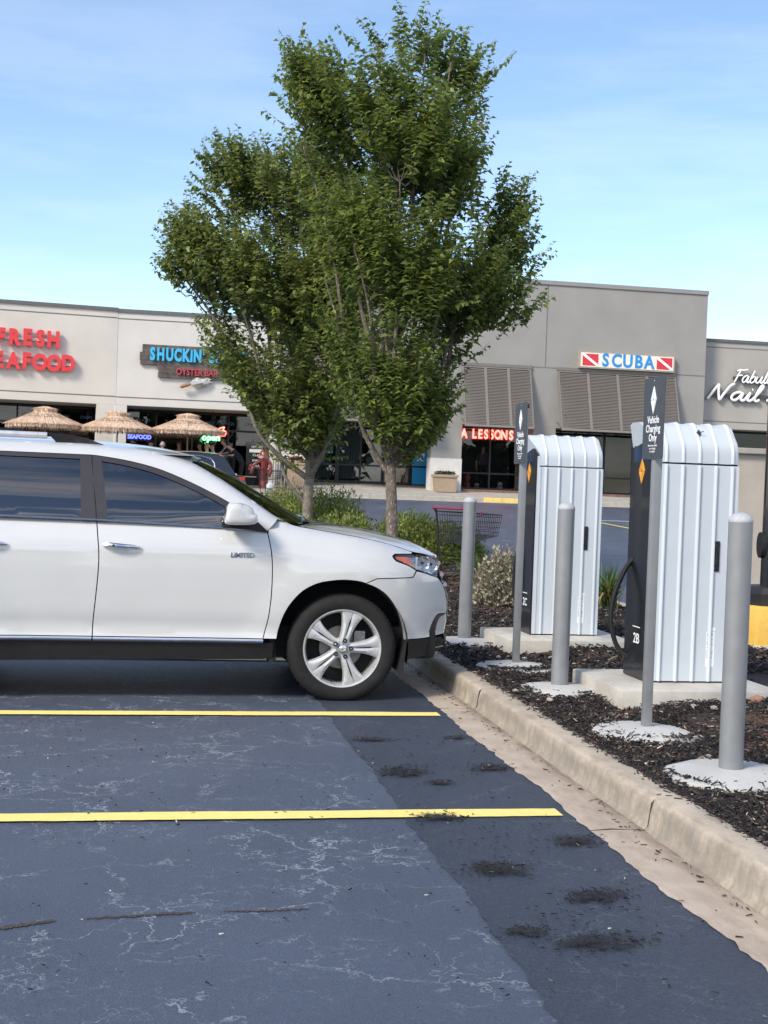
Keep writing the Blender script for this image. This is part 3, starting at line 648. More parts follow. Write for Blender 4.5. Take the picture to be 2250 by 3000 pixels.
# tail
O('tailgate', MB().grid(lambda u, v: (lambda s: (-2.28 - .22 * min(1, (1 - u) * 1.8) * (1 - .06 * s * s) + .02 * u - .04 * (1 - s * s), CY + s * (.70 if u > .6 else .745 + (.6 - u) * .01), .45 + 1.08 * u))(2 * v - 1), 12, 16), M_WHITE, suv, smooth=True)
O('rear_bumper', MB().grid(lambda u, v: (lambda s: (-2.50 - .055 * (1 - s ** 4), CY + s * .76, .33 + .3 * u))(2 * v - 1), 4, 20), M_BLK, suv, smooth=True)
for s in (-1, 1):
    mb = MB().rbox(-2.515, -2.40, CY + s * .70 - .07, CY + s * .70 + .07, .88, 1.14, .03)
    O('tail_light', mb, P('red_lens', (.4, .01, .01), .2, coat=.8), suv)
# --- wheel: tyre, rim with five twin spokes, cap, nuts, disc (built facing -Y at the origin)
def build_wheel():
    tb = MB(); R, r = .376, .272; w = .118
    prof = [(r - .004, -w + .014), (r + .010, -w + .004), (r + .035, -w - .004), (R - .042, -w - .004), (R - .022, -w + .006), (R - .008, -w + .022), (R, -w + .045), (R + .001, 0), (R, w - .045), (R - .008, w - .022), (R - .042, w), (r, w - .01)]
    tb.lathe(prof, 72, 'Y', caps=False)
    for k in range(72):
        if k % 1 == 0:
            a = 2 * pi * (k + .5) / 72; 
            c, s = cos(a), sin(a); da = .022
            tb.add([((R + dr) * cos(a + d), yy, (R + dr) * sin(a + d)) for dr, yy in ((-.017, -w + .0105), (.006, -w + .045)) for d in (-da, da)] + [((R + .006) * cos(a + d), -w + .085, (R + .006) * sin(a + d)) for d in (-da, da)], [(0, 1, 3, 2), (2, 3, 5, 4)])
    tyre = tb.mesh('tyre', M_TYRE, True, 50)
    rb = MB()
    rb.lathe([(.274, -.106), (.270, -.112), (.262, -.110), (.256, -.098), (.250, -.085), (.246, -.02), (.243, .09)], 72, 'Y', caps=False)
    # spokes
    for k in range(5):
        a0 = radians(3) + 2 * pi * k / 5
        half = [(.040, .030), (.075, .034), (.11, .036), (.15, .042), (.19, .053), (.22, .066), (.25, .083), (.258, .086)]
        slot = [(.088, .0045), (.12, .006), (.16, .008), (.195, .010), (.21, .0095)]
        def yf(r_): return -.092 - .012 * smst(.03, .10, r_) + .0 * r_ + .004 * smst(.2, .26, r_)
        def pt(r_, t_, dy=0): return (r_ * cos(a0) - t_ * sin(a0), yf(r_) + dy, r_ * sin(a0) + t_ * cos(a0))
        rs = [h[0] for h in half]
        for sg in (-1, 1):
            rows = []
            for r_, hw in half:
                sl = interp(r_, [(.03, 0), (.082, 0), (.09, .003), (.2, .0065), (.212, .006), (.222, 0), (.26, 0)])
                rows.append([pt(r_, sg * (sl * .55), .014), pt(r_, sg * (sl + .001), 0), pt(r_, sg * (sl + (hw - sl) * .45), -.006), pt(r_, sg * (hw - .006), .002), pt(r_, sg * hw, .010), pt(r_, sg * (hw + .004), .045)])
            vv = [p for row in rows for p in row]; n = 6
            rb.add(vv, [(i * n + j, i * n + j + 1, (i + 1) * n + j + 1, (i + 1) * n + j) for i in range(len(rows) - 1) for j in range(n - 1)])
    rb.lathe([(.001, -.088), (.05, -.088), (.062, -.086), (.072, -.075), (.074, -.03)], 40, 'Y', caps=False)
    rim = rb.mesh('rim', M_ALU, True, 38)
    cap = MB().lathe([(.001, -.124), (.018, -.123), (.026, -.119), (.030, -.110), (.031, -.088)], 32, 'Y').mesh('hub_cap', M_CHR, True)
    em = MB()
    def ell(a, b, cz, y=-.1245):
        em.tube([(a * cos(t), y, cz + b * sin(t)) for t in np.linspace(0, 2 * pi, 22)], .0016, 5)
    ell(.020, .0145, 0); ell(.0075, .0135, .001); ell(.0135, .0065, .007)
    emb = em.mesh('cap_emblem', M_ALU, True)
    hole = MB().lathe([(.016, -.1135), (.016, -.085)], 16, 'Y').mesh('nut_recess', M_GBLK)
    nut = MB().lathe([(.001, -.124), (.006, -.124), (.0085, -.120), (.0085, -.108)], 8, 'Y').mesh('wheel_nut', M_CHR, True)
    disc = MB().lathe([(.07, -.02), (.15, -.022), (.152, .0), (.07, .0)], 40, 'Y', closed=True).mesh('brake_disc', M_DISC, True)
    cal = MB().rbox(.085, .165, -.055, .03, -.02, .12, .012).mesh('brake_caliper', M_DISC, True)
    back = MB().lathe([(.001, .02), (.243, .02), (.243, .06)], 32, 'Y', caps=False).mesh('wheel_back', M_DARK)
    return tyre, rim, cap, emb, hole, nut, disc, cal, back
W_ = build_wheel()
def place_wheel(x, y, near, parent):
    root = link('wheel', W_[0], parent, (x, y, .366)); root.data.name = 'tyre'
    def ch(name, me, loc=(0, 0, 0), p=root):
        o = bpy.data.objects.new(name, me); COL.objects.link(o); o.parent = p; o.location = loc; return o
    if not near: root.rotation_euler = (0, 0, pi)
    root.scale = (1, 1, .99)
    ch('rim', W_[1]); ch('hub_cap', W_[2]); ch('cap_emblem', W_[3])
    ch('brake_disc', W_[6]); ch('brake_caliper', W_[7]); ch('wheel_back', W_[8])
    for k in range(5):
        a = radians(3) + 2 * pi * k / 5; l = (.0575 * cos(a), -.0, .0575 * sin(a)); ch('nut_recess', W_[4], (l[0], -.0035, l[2])); ch('wheel_nut', W_[5], l)
    ch('valve', MB().tube([(.02 - .09, -.09, -.235), (-.065, -.108, -.222)], .005, 6).mesh('valve', M_GBLK)) if near else None
for x in (1.342, -1.448):
    place_wheel(x, CY - .81, True, suv); place_wheel(x, CY + .81, False, suv)
# ================================================================== CHARGERS, BOLLARDS, SIGNS
M_GALV = P('grey_powder_coat', (.25, .26, .27), .42, .25, var=.06, scale=12, bump=.06, bscale=350, rvar=.06)
M_CHW = P('charger_white_metal', (.52, .57, .615), .38, var=.02, scale=6, bump=.03, bscale=400)
M_CHB = P('charger_black_panel', (.007, .008, .011), .32, var=.1, scale=8, coat=.3)
M_ORG = P('orange_badge', (.80, .36, .04), .35, var=.05, scale=20, coat=.3)
M_PLATE = P('sign_plate_dark_grey', (.048, .056, .068), .5, var=.06, scale=20)
M_PRINT = P('white_print', (.82, .84, .84), .6, var=0)
M_STICK = P('sticker_white', (.80, .82, .84), .45, var=.03)
M_GREYPR = P('grey_print', (.12, .125, .13), .6, var=0)
def arrow_emblem(name, h, mat, parent, loc, rot=RL, sq=.46):
    """diamond emblem: two outer chevrons and an inner open diamond"""
    w = h * sq; objs = []
    def ring(o, i, gap, top):
        g_ = gap; sg = 1 if top else -1
        return [(-w * o + 0, sg * g_), (0, sg * h * o), (w * o, sg * g_), (w * i, sg * g_), (0, sg * h * i), (-w * i, sg * g_)]
    mb = MB()
    for top in (True, False):
        p = ring(.5, .33, .012 * h, top); 
        mb.add([(x, y, 0) for x, y in p] + [(x, y, .004) for x, y in p], [(6, 7, 10, 11), (7, 8, 9, 10)] + [(i, (i + 1) % 6, (i + 1) % 6 + 6, i + 6) for i in range(6)])
        p = ring(.27, .11, 0, top)
        mb.add([(x, y, 0) for x, y in p] + [(x, y, .004) for x, y in p], [(6, 7, 10, 11), (7, 8, 9, 10)] + [(i, (i + 1) % 6, (i + 1) % 6 + 6, i + 6) for i in range(6)])
    o = O(name, mb, mat, parent, loc=loc, fix=True); o.rotation_euler = rot; return o
# --- bollards
def footing(r, seed, h=.05):
    rs = random.Random(seed); mb = MB(); n = 48; ph = [rs.uniform(0, 6) for _ in range(4)]
    rad = [1 + .05 * sin(2 * a + ph[0]) + .04 * sin(3 * a + ph[1]) + .025 * sin(7 * a + ph[2]) for a in np.linspace(0, 2 * pi, n + 1)[:-1]]
    for f, z in ((1.0, -.06), (1.0, -.012), (.985, .0), (.9, .010), (.6, .022), (.25, h * .6), (.2, h * .62)):
        mb.v += [(r * f * rad[k] * cos(2 * pi * k / n), r * f * rad[k] * sin(2 * pi * k / n), z) for k in range(n)]
    mb.f = [(i * n + k, i * n + (k + 1) % n, (i + 1) * n + (k + 1) % n, (i + 1) * n + k) for i in range(6) for k in range(n)] + [tuple(6 * n + k for k in range(n))]; mb.mi = [0] * len(mb.f)
    return mb
blab = ['grey steel bollard nearest the camera, beside charger 2B', 'grey steel bollard in front of charger 2C, between the two sign posts', 'grey steel bollard at the front bumper of the white SUV']
for k, (x, y, rf) in enumerate(((2.837, 5.897, .34), (2.811, 8.51, .28), (2.785, 11.14, .30))):
    b = thing('bollard', (x, y, .15), blab[k], 'bollard', 'grey bollards along the curb')
    tl = ((0, 0), (.004, .002), (.008, -.004))[k]
    O('post', MB().tube([(x, y, .12), (x + tl[0], y + tl[1], 1.385)], .0585, 40), M_GALV, b, smooth=True)
    O('cap', MB().lathe([(.0592, 1.378), (.0598, 1.384), (.0590, 1.389), (.052, 1.405), (.038, 1.417), (.02, 1.424), (.001, 1.426)], 40, 'Z', (x + tl[0], y + tl[1], 0)), P('cap_pale_plastic', (.40, .42, .44), .6, var=.1, scale=60, bump=.4, bscale=200), b, smooth=True)
    o = O('footing', footing(rf, k + 3), M_CONC, b, smooth=True, loc=(x + .02, y, .148))
# --- sign posts
slab = ['dark vehicle charging sign on a grey square post beside charger 2B', 'dark vehicle charging sign on a grey square post beside charger 2C']
for k, (x, y) in enumerate(((2.838, 6.994), (2.815, 9.60))):
    s_ = thing('charging_sign', (x, y, .15), slab[k], 'sign', 'vehicle charging signs on posts')
    post = O('post', MB().rbox(x - .025, x + .025, y - .025, y + .025, .12, 2.158, .006), M_GALV, s_, smooth=True)
    O('post_cap', MB().rbox(x - .027, x + .027, y - .027, y + .027, 2.125, 2.165, .004), M_GBLK, s_)
    O('footing', footing(.30, k + 11), M_CONC, s_, smooth=True, loc=(x, y, .146))
    bm = bmesh.new(); pl = MB(); r = .018; hw, z0, z1 = .1525, 1.70, 2.165; poly = []
    for cx, cz, a0 in ((hw - r, z1 - r, 0), (-hw + r, z1 - r, 90), (-hw + r, z0 + r, 180), (hw - r, z0 + r, 270)):
        poly += [(cx + r * cos(radians(a0 + q * 15)) + y, cz + r * sin(radians(a0 + q * 15))) for q in range(7)]
    bm.free(); pl.prism(poly, x - .031, x - .027, 'YZ'); plate = O('plate', pl, M_PLATE, s_)
    xx = x - .0312
    arrow_emblem('emblem', .155, M_PRINT, plate, (xx, y, 2.035), sq=.50)
    for s__, z, sz in (('Vehicle', 1.922, .060), ('Charging', 1.872, .060), ('Only', 1.820, .060)):
        text('lettering', s__, sz, M_PRINT, plate, (xx, y, z), RL, sx=.98, ext=.0006, offset=.0008)
    for s__, z in (('Please move vehicle', 1.777), ('once charging', 1.760), ('is complete', 1.743)):
        text('small_lettering', s__, .0165, M_PRINT, plate, (xx, y, z), RL, ext=.0004)
    for z in (2.145, 1.718): O('bolt', MB().lathe([(.001, .004), (.005, .003), (.006, 0)][::-1], 10, 'X', (xx - .002, y, z)), M_CHR, plate)
# --- chargers
def charger(y0, code, label, cable):
    X0, X1, Y0, Y1, ZB = 3.315, 3.885, y0, y0 + .43, .25
    c = thing('vehicle_charger', ((X0 + X1) / 2, (Y0 + Y1) / 2, ZB), label, 'charger', 'white ribbed vehicle chargers')
    R = .16
    def prof(e, z0):     # tombstone section in YZ, grown by e
        a = [(Y0 - e, z0)]
        zt = 1.985 + e
        a += [(Y0 - e, 1.775)] + [(Y0 - e + .05 * (1 - cos(q)), 1.775 + .10 * sin(q)) for q in np.linspace(.25, 1.0, 5)]
        yb = a[-1][0]; zb_ = a[-1][1]
        a += [(yb + .085, zb_ + .105)] + [(yb + .085 + .05 * sin(q), zt - .018 * (1 - sin(q))) for q in np.linspace(.2, 1.3, 4)]
        mid = (Y0 + Y1) / 2
        return a + [(2 * mid - p[0], p[1]) for p in a[::-1]]
    lo = [(Y0, ZB + .012), (Y0, 1.708), (Y1, 1.708), (Y1, ZB + .012)]
    body = O('body', MB().prism(lo, X0, X1, 'YZ'), M_CHW, c)
    O('plinth', MB().box(X0 + .02, X1 - .02, Y0 + .02, Y1 - .02, ZB, ZB + .015), M_GBLK, c)
    O('seam', MB().box(X0 + .006, X1 - .006, Y0 + .006, Y1 - .006, 1.706, 1.722), M_GBLK, c)
    cp = prof(0, 1.719)
    # hood: rounds over the top and reaches past the front as a visor, its front edge raked back
    mb = MB(); n = len(cp); secs = []
    for x, rr in ((X0, 0), (X0 + .004, 0), (X1 - .03, 0), (X1 - .008, .004), (X1, .012)):
        secs.append([(x - (.085 * smst(1.80, 1.98, p[1]) if x <= X0 + .004 else 0), p[0] + (rr if p[0] < (Y0 + Y1) / 2 else -rr), p[1] - (rr if p[1] > 1.9 else 0)) for p in cp])
    mb.v = [p for s in secs for p in s]
    mb.f = [(i * n + k, i * n + k + 1, (i + 1) * n + k + 1, (i + 1) * n + k) for i in range(len(secs) - 1) for k in range(n - 1)] + [tuple(range(n)), tuple((len(secs) - 1) * n + k for k in range(n))][::1]; mb.mi = [0] * len(mb.f)
    hoodc = O('hood_cap', mb, M_CHW, c, smooth=True, ang=40)
    nr = 5
    for i in range(nr):
        xr = X0 + .058 + (X1 - X0 - .10) * i / (nr - 1) if nr > 1 else X0
        for zz0, zz1, par in ((ZB + .012, 1.706, body),):
            for yy, s in ((Y0, -1), (Y1, 1)):
                O('rib', MB().prism([(xr - .014, yy), (xr - .003, yy + s * .016), (xr + .004, yy + s * .016), (xr + .007, yy)], zz0, zz1, 'XY'), M_CHW, par)
        a = prof(.0, 1.721); b_ = prof(.0105, 1.721)
        mb = MB()
        for p, q in zip(a, b_):
            mb.v += [(xr - .014, p[0], p[1]), (xr - .003, q[0], q[1]), (xr + .004, q[0], q[1]), (xr + .007, p[0], p[1])]
        mb.f = [(i_ * 4 + k, i_ * 4 + k + 1, i_ * 4 + k + 5, i_ * 4 + k + 4) for i_ in range(len(a) - 1) for k in range(3)]; mb.mi = [0] * len(mb.f)
        O('rib', mb, M_CHW, hoodc, smooth=True, ang=40)
    # corner edges of the side panel
    for xr in (X0 + .004, X1 - .004): O('edge_strip', MB().box(xr - .006, xr + .006, Y0 - .006, Y0 + .001, ZB + .012, 1.706), M_CHW, body)
    # black face in a white frame
    fr = O('front_frame', MB().box(X0 - .02, X0 - .001, Y1 - .025, Y1, ZB + .012, 1.80).box(X0 - .02, X0 - .001, Y0, Y0 + .012, ZB + .012, 1.80), M_CHW, c)
    py = [(Y0 + .013, ZB + .005), (Y0 + .013, 1.80), (Y0 + .10, 1.93), (Y1 - .10, 1.93), (Y1 - .026, 1.80), (Y1 - .026, ZB + .005)]
    pan = O('front_panel', MB().prism(py, X0 - .034, X0 - .0005, 'YZ'), M_CHB, c)
    O('display', MB().prism([(Y0 + .06, 1.72), (Y0 + .06, 1.80), (Y0 + .12, 1.89), (Y1 - .12, 1.89), (Y1 - .07, 1.80), (Y1 - .07, 1.72)], X0 - .037, X0 - .0345, 'YZ'), P('display_glass', (.02, .04, .09), .08, coat=1), pan)
    ym = (Y0 + Y1) / 2
    arrow_emblem('emblem', .17, M_ORG, pan, (X0 - .0345, ym - .02, 1.655), sq=.62)
    text('code_lettering', code, .095, M_PRINT, pan, (X0 - .0345, ym - .03, .52), RL, sx=1.1, ext=.0006, offset=.001)
    O('code_rule', MB().box(X0 - .036, X0 - .0343, ym - .09, ym + .04, .598, .604), M_PRINT, pan)
    # latch, stickers
    xl = X0 + .432
    la = O('latch', MB().rbox(xl - .024, xl + .024, Y0 - .010, Y0 + .002, 1.0, 1.205, .006), M_GBLK, body)
    O('latch_lever', MB().rbox(xl - .011, xl + .011, Y0 - .016, Y0 - .009, 1.04, 1.185, .003), M_BLK, la)
    xs_ = X0 + .418; st = O('sticker', MB().box(xs_ - .030, xs_ + .028, Y0 - .0016, Y0 + .0005, .36, .595), M_STICK, body)
    O('sticker', MB().box(xs_ - .018, xs_ + .030, Y0 - .0016, Y0 + .0005, .60, .625), M_STICK, body)
    rs = random.Random(5); z = .585; mb = MB()
    while z > .42:
        mb.box(xs_ - .026, xs_ - .026 + rs.uniform(.02, .046), Y0 - .0022, Y0 - .0015, z, z + .0022); z -= rs.choice((.006, .006, .006, .017))
    tag(O('fine_print', mb, M_GREYPR, st), kind='stuff')
    if cable:
        pts = spline([(X0 - .02, ym + .1, 1.06), (X0 - .07, ym + .13, .98), (X0 - .13, ym + .16, .80), (X0 - .145, ym + .17, .62), (X0 - .10, ym + .16, .45), (X0 - .02, ym + .13, .37)], 6)
        O('cable', MB().tube(pts, .017, 10), P('cable_rubber', (.012, .012, .013), .45, var=.1), c, smooth=True)
    else:
        O('cable', MB().tube(spline([(X0 - .02, Y1 - .08, 1.0), (X0 - .07, Y1 - .03, .9), (X0 - .075, Y1 - .02, .6), (X0 - .02, Y1 - .06, .42)], 6), .015, 10), P('cable_rubber', (.012, .012, .013), .45, var=.1), c, smooth=True)
    return c
charger(8.14, '2B', 'white ribbed charger 2B with a dark spot on its hood, nearest the camera', True)
charger(10.79, '2C', 'white ribbed charger 2C, between the SUV and charger 2B', False)
tag(O('dead_leaf', MB().add([(3.60, 8.205, 1.925), (3.618, 8.21, 1.948), (3.632, 8.20, 1.930), (3.622, 8.19, 1.898), (3.61, 8.192, 1.915)], [(0, 1, 2), (0, 2, 4), (4, 2, 3)]).tube([(3.615, 8.19, 1.925), (3.640, 8.175, 1.935)], .003, 5), P('dead_leaf_brown', (.03, .028, .025), .8)), 'small dark dried leaf stuck on the hood of charger 2B', 'leaf')
for k, (y, lab) in enumerate(((7.79, 'pale concrete pad under charger 2B'), (10.40, 'pale concrete pad under charger 2C'))):
    mb = MB().rbox(2.99, 4.10, y, y + .98, .02, .25, .012); o = O('concrete_pad', mb, M_PAD, smooth=True); tag(o, lab, 'concrete pad', 'concrete pads under the chargers')
# --- lamp post on its yellow base, tan pier
lp = thing('lamp_post', (5.78, 11.25, .1), 'black lamp post on a worn yellow concrete base at the right edge', 'lamp post')
m = P('yellow_base_paint', (.80, .50, .10), .8, var=.18, scale=7, bump=.6, bscale=60); 
O('base', MB().rbox(5.44, 6.14, 10.92, 11.6, .13, .52, .035), painted('worn_yellow_paint', (.80, .50, .10), .63), lp, smooth=True)
O('base_foot', MB().rbox(5.41, 6.17, 10.89, 11.63, .05, .17, .02), M_PAD, lp)
O('collar', MB().lathe([(.34, .52), (.34, .63), (.30, .685), (.20, .69)], 8, 'Z', (5.77, 11.26, 0)), M_BLK, lp)
O('pole', MB().tube([(5.77, 11.26, .66), (5.80, 11.26, 7.5)], .125, 24), M_GBLK, lp, smooth=True)
O('lamp_arm', MB().rbox(5.62, 6.6, 11.2, 11.32, 7.45, 7.55, .02).rbox(6.3, 7.0, 11.05, 11.47, 7.42, 7.58, .03), M_GBLK, lp)
hc = O('hand_hole_cover', MB().prism([(11.26 + .06 * cos(a), 1.07 + .12 * sin(a)) for a in np.linspace(0, 2 * pi, 20)[:-1]], 5.61, 5.66, 'YZ'), M_BLK, lp)
tp = thing('stucco_pier', (9.0, 19, 0), 'tan stucco pier with a stone cap standing behind charger 2B', 'pier')
O('shaft', MB().box(8.15, 9.47, 18.9, 19.5, 0, 2.2), P('tan_stucco', (.42, .37, .315), .9, var=.08, scale=3, bump=.5, bscale=40), tp)
O('cap', MB().rbox(8.07, 9.55, 18.82, 19.58, 2.2, 2.29, .012), P('stone_cap', (.34, .31, .27), .85, var=.15, scale=8, bump=.4), tp)
# --- shopping carts
M_CARTB = P('cart_black_frame', (.03, .022, .028), .35, .3, var=.1); M_WIRE = P('cart_wire', (.045, .042, .05), .35, .5, var=.1)
M_RED = P('cart_red_plastic', (.22, .025, .055), .4, var=.15, scale=20)
def shopping_cart(loc, rz, label, scale=1, bag=False):
    t = thing('shopping_cart', loc, label, 'shopping cart', 'black wire shopping carts')
    A = lambda nm, mb, m, p=t, sm=True: (lambda o: (setattr(o, 'location', (0, 0, 0)), o)[1])(O(nm, mb, m, p, smooth=sm))
    # local: x forward, y across, z up
    hb = A('handle', MB().tube([(-.02, -.26, 1.005), (-.02, .26, 1.005)], .017, 10), M_RED)
    for s in (-1, 1):
        A('side_frame', MB().tube(spline([(-.02, s * .27, 1.005), (.03, s * .27, .985), (.06, s * .265, .93), (.10, s * .255, .62), (.16, s * .24, .22), (.20, s * .235, .12), (.28, s * .23, .10), (.82, s * .18, .12)], 5), .0145, 8), M_CARTB)
    def rail(x0, x1, w0, w1, z0, z1, r=.006): return [(x0, -w0, z0), (x1, -w1, z1), (x1, w1, z1), (x0, w0, z0), (x0, -w0, z0)]
    bk = A('basket_rim', MB().tube(rail(.06, .88, .255, .19, .96, .93), .0075, 6), M_WIRE)
    def wall(u, z):   # u along the side 0..1, z 0 top..1 bottom
        x0, x1 = .06 + .04 * z, .88 - .05 * z; w0, w1 = .255 - .02 * z, .19 - .02 * z
        return x0 + (x1 - x0) * u, w0 + (w1 - w0) * u, .96 - .03 * u - z * (.40 - .12 * u)
    for s in (-1, 1):
        mb = MB()
        for u in np.linspace(0, 1, 19):
            a, b_ = wall(u, 0), wall(u, 1); mb.tube([(a[0], s * a[1], a[2]), (b_[0], s * b_[1], b_[2])], .0028, 4)
        for z in (.12, .35, .6, .82, 1): mb.tube([(lambda q: (q[0], s * q[1], q[2]))(wall(u, z)) for u in (0, 1)], .0042, 5)
        tag(A('basket_side', mb, M_WIRE), kind='stuff')
    for u, nm in ((0, 'basket_gate'), (1, 'basket_front')):
        mb = MB(); a, b_ = wall(u, 0), wall(u, 1)
        for q in np.linspace(-1, 1, 13): mb.tube([(a[0], q * a[1], a[2]), (b_[0], q * b_[1], b_[2])], .0028, 4)
        for z in (.12, .35, .6, .82, 1): c_ = wall(u, z); mb.tube([(c_[0], -c_[1], c_[2]), (c_[0], c_[1], c_[2])], .0042, 5)
        tag(A(nm, mb, M_WIRE), kind='stuff')
    mb = MB(); 
    for q in np.linspace(-1, 1, 13): a, b_ = wall(0, 1), wall(1, 1); mb.tube([(a[0], q * a[1], a[2]), (b_[0], q * b_[1], b_[2])], .0028, 4)
    for u in np.linspace(0, 1, 9): a = wall(u, 1); mb.tube([(a[0], -a[1], a[2]), (a[0], a[1], a[2])], .003, 4)
    tag(A('basket_floor', mb, M_WIRE), kind='stuff')
    mb = MB()
    for q in np.linspace(-1, 1, 7): mb.tube([(.20, q * .22, .17), (.80, q * .17, .20)], .004, 5)
    for x in (.2, .35, .5, .65, .8): mb.tube([(x, -.22, .18), (x, .22, .18)], .004, 5)
    tag(A('lower_rack', mb, M_WIRE), kind='stuff')
    for x, w, in ((.22, .225), (.80, .17)):
        for s in (-1, 1):
            wo = A('wheel', MB().lathe([(.02, -.014), (.058, -.014), (.062, -.006), (.062, .006), (.058, .014), (.02, .014)], 20, 'Y', (x, s * w, .0625)), M_BLK)
            fo = A('fork', MB().box(x - .012, x + .012, s * w - .022, s * w + .022, .06, .13), M_WIRE, t, False)
    A('corner_guard', MB().rbox(.33, .375, -.25, -.225, .925, .975, .006), M_RED)
    if bag: A('plastic_bag', MB().lathe([(.001, .20), (.06, .22), (.14, .30), (.15, .40), (.09, .47), (.03, .52), (.001, .5)], 12, 'Z', (.45, 0, 0)), P('white_bag', (.75, .76, .78), .5, var=.05))
    t.rotation_euler = (0, 0, rz); t.scale = (scale,) * 3
    return t
shopping_cart((4.02, 17.15, .17), radians(38), 'shopping cart with a red handle standing among the shrubs by a bollard', 1.05)
# ================================================================== PLANTS AND MULCH
def chips(n, pos, zfun, size, cols, tilt=.35, seed=1):
    """n small splinters: pos (n,2); returns V,F,col"""
    r = np.random.default_rng(seed); L_ = r.uniform(size[0], size[1], n); W_c = r.uniform(size[2], size[3], n); T_ = W_c * r.uniform(.3, .6, n)
    a = r.uniform(0, 2 * pi, n); el = r.normal(0, tilt, n); ro = r.normal(0, .5, n)
    d = np.stack([np.cos(a) * np.cos(el), np.sin(a) * np.cos(el), np.sin(el)], 1)
    s = np.stack([-np.sin(a), np.cos(a), np.zeros(n)], 1); u = np.cross(d, s)
    s2 = s * np.cos(ro)[:, None] + u * np.sin(ro)[:, None]; u2 = np.cross(d, s2)
    c = np.stack([pos[:, 0], pos[:, 1], zfun], 1)
    V = []
    for i, (p, q, w) in enumerate(((-.5, -.5, -.5), (.5, -.28, -.5), (.5, .28, -.5), (-.5, .5, -.5), (-.45, -.45, .5), (.42, -.2, .5), (.42, .2, .5), (-.45, .45, .5))):
        V.append(c + d * (p * L_)[:, None] + s2 * (q * W_c)[:, None] + u2 * (w * T_)[:, None])
    V = np.stack(V, 1).reshape(-1, 3)
    f = np.array([(4, 5, 6, 7), (0, 1, 5, 4), (1, 2, 6, 5), (2, 3, 7, 6), (3, 0, 4, 7)])
    F_ = (f[None] + (np.arange(n) * 8)[:, None, None]).reshape(-1, 4)
    k = r.choice(len(cols), n, p=[c_[1] for c_ in cols]); C = np.array([c_[0] for c_ in cols])[k] * r.uniform(.6, 1.4, n)[:, None]
    return V, F_, np.repeat(C, 8, 0)
M_CHIP = attr_mat('mulch_chip', .85, spec=.25)
MC = [((.017, .016, .017), .50), ((.032, .028, .027), .27), ((.065, .053, .046), .13), ((.16, .13, .10), .06), ((.38, .33, .27), .015), ((.11, .055, .035), .025)]
zbv = np.vectorize(zb)
pads = [(2.97, 4.12, 7.77, 8.79), (2.97, 4.12, 10.38, 11.40), (5.38, 6.2, 10.85, 11.65)]
foots = [(2.857, 5.897, .34), (2.831, 8.51, .28), (2.805, 11.14, .30), (2.838, 6.994, .30), (2.815, 9.60, .30)]
def bed_points(n, seed, x0, x1, y0, y1):
    r = np.random.default_rng(seed); p = np.stack([r.uniform(x0, x1, n), r.uniform(y0, y1, n)], 1); k = np.ones(n, bool)
    for a, b, c, d in pads: k &= ~((p[:, 0] > a) & (p[:, 0] < b) & (p[:, 1] > c) & (p[:, 1] < d))
    for i, (x, y, rr) in enumerate(foots):
        d = np.hypot(p[:, 0] - x, p[:, 1] - y) / rr; ang = np.arctan2(p[:, 1] - y, p[:, 0] - x)
        cover = .95 + .10 * np.sin(3 * ang + i) + (.30 * np.sin(ang + .6 + i * 1.3) if i >= 3 else .05 * np.sin(ang * 2 + i))
        k &= ~((d < np.minimum(1.0, cover)) & (r.uniform(0, 1, n) > .035 + (.10 if i >= 3 else 0)))
    # thin spots where the red clay shows
    t = np.sin(p[:, 0] * 2.3 + 1.1 * np.sin(p[:, 1] * 1.3)) * np.sin(p[:, 1] * 1.9 + .7 * np.sin(p[:, 0] * 2.1)); k &= ~((t > .72) & (r.uniform(0, 1, n) < .75))
    return p[k]
parts = []
for n, sd, (x0, x1, y0, y1), sz in ((44000, 1, (2.40, 4.2, 3.6, 9.5), (.010, .048, .004, .011)), (26000, 2, (2.40, 5.7, 9.0, 16), (.025, .075, .008, .017)), (5000, 3, (2.4, 5.7, 16, 26), (.04, .1, .012, .025))):
    p = bed_points(n, sd, x0, x1, y0, y1); r = np.random.default_rng(sd + 9)
    z = zbv(p[:, 0], p[:, 1]) + r.uniform(.002, .028, len(p)) + .01 * np.sin(p[:, 0] * 9) * np.sin(p[:, 1] * 8)
    for i, (x, y, rr) in enumerate(foots): z = np.where(np.hypot(p[:, 0] - x, p[:, 1] - y) < rr, np.maximum(z, .165), z)
    parts.append(chips(len(p), p, z, sz, MC, seed=sd))
# spill over the curb edge
def merge(parts):
    V = []; F_ = []; C = []; o = 0
    for v, f, c in parts: V.append(v); F_.append(f + o); C.append(c); o += len(v)
    return np.concatenate(V), np.concatenate(F_), np.concatenate(C)
r = np.random.default_rng(31); n = 1500; p = np.stack([2.41 - np.abs(r.normal(0, .018, n)) * (1 + np.sin(np.linspace(0, 60, n)) * .8), r.uniform(3.6, 13, n)], 1); parts.append(chips(n, p, np.full(n, .154), (.015, .05, .004, .010), MC, .1, seed=8))
tag(link('mulch_chips', np_mesh('mulch_chips', *merge(parts)[:2], M_CHIP, merge(parts)[2])), 'dark shredded bark mulch covering the planting bed', 'mulch', kind='stuff')
STAINS = []
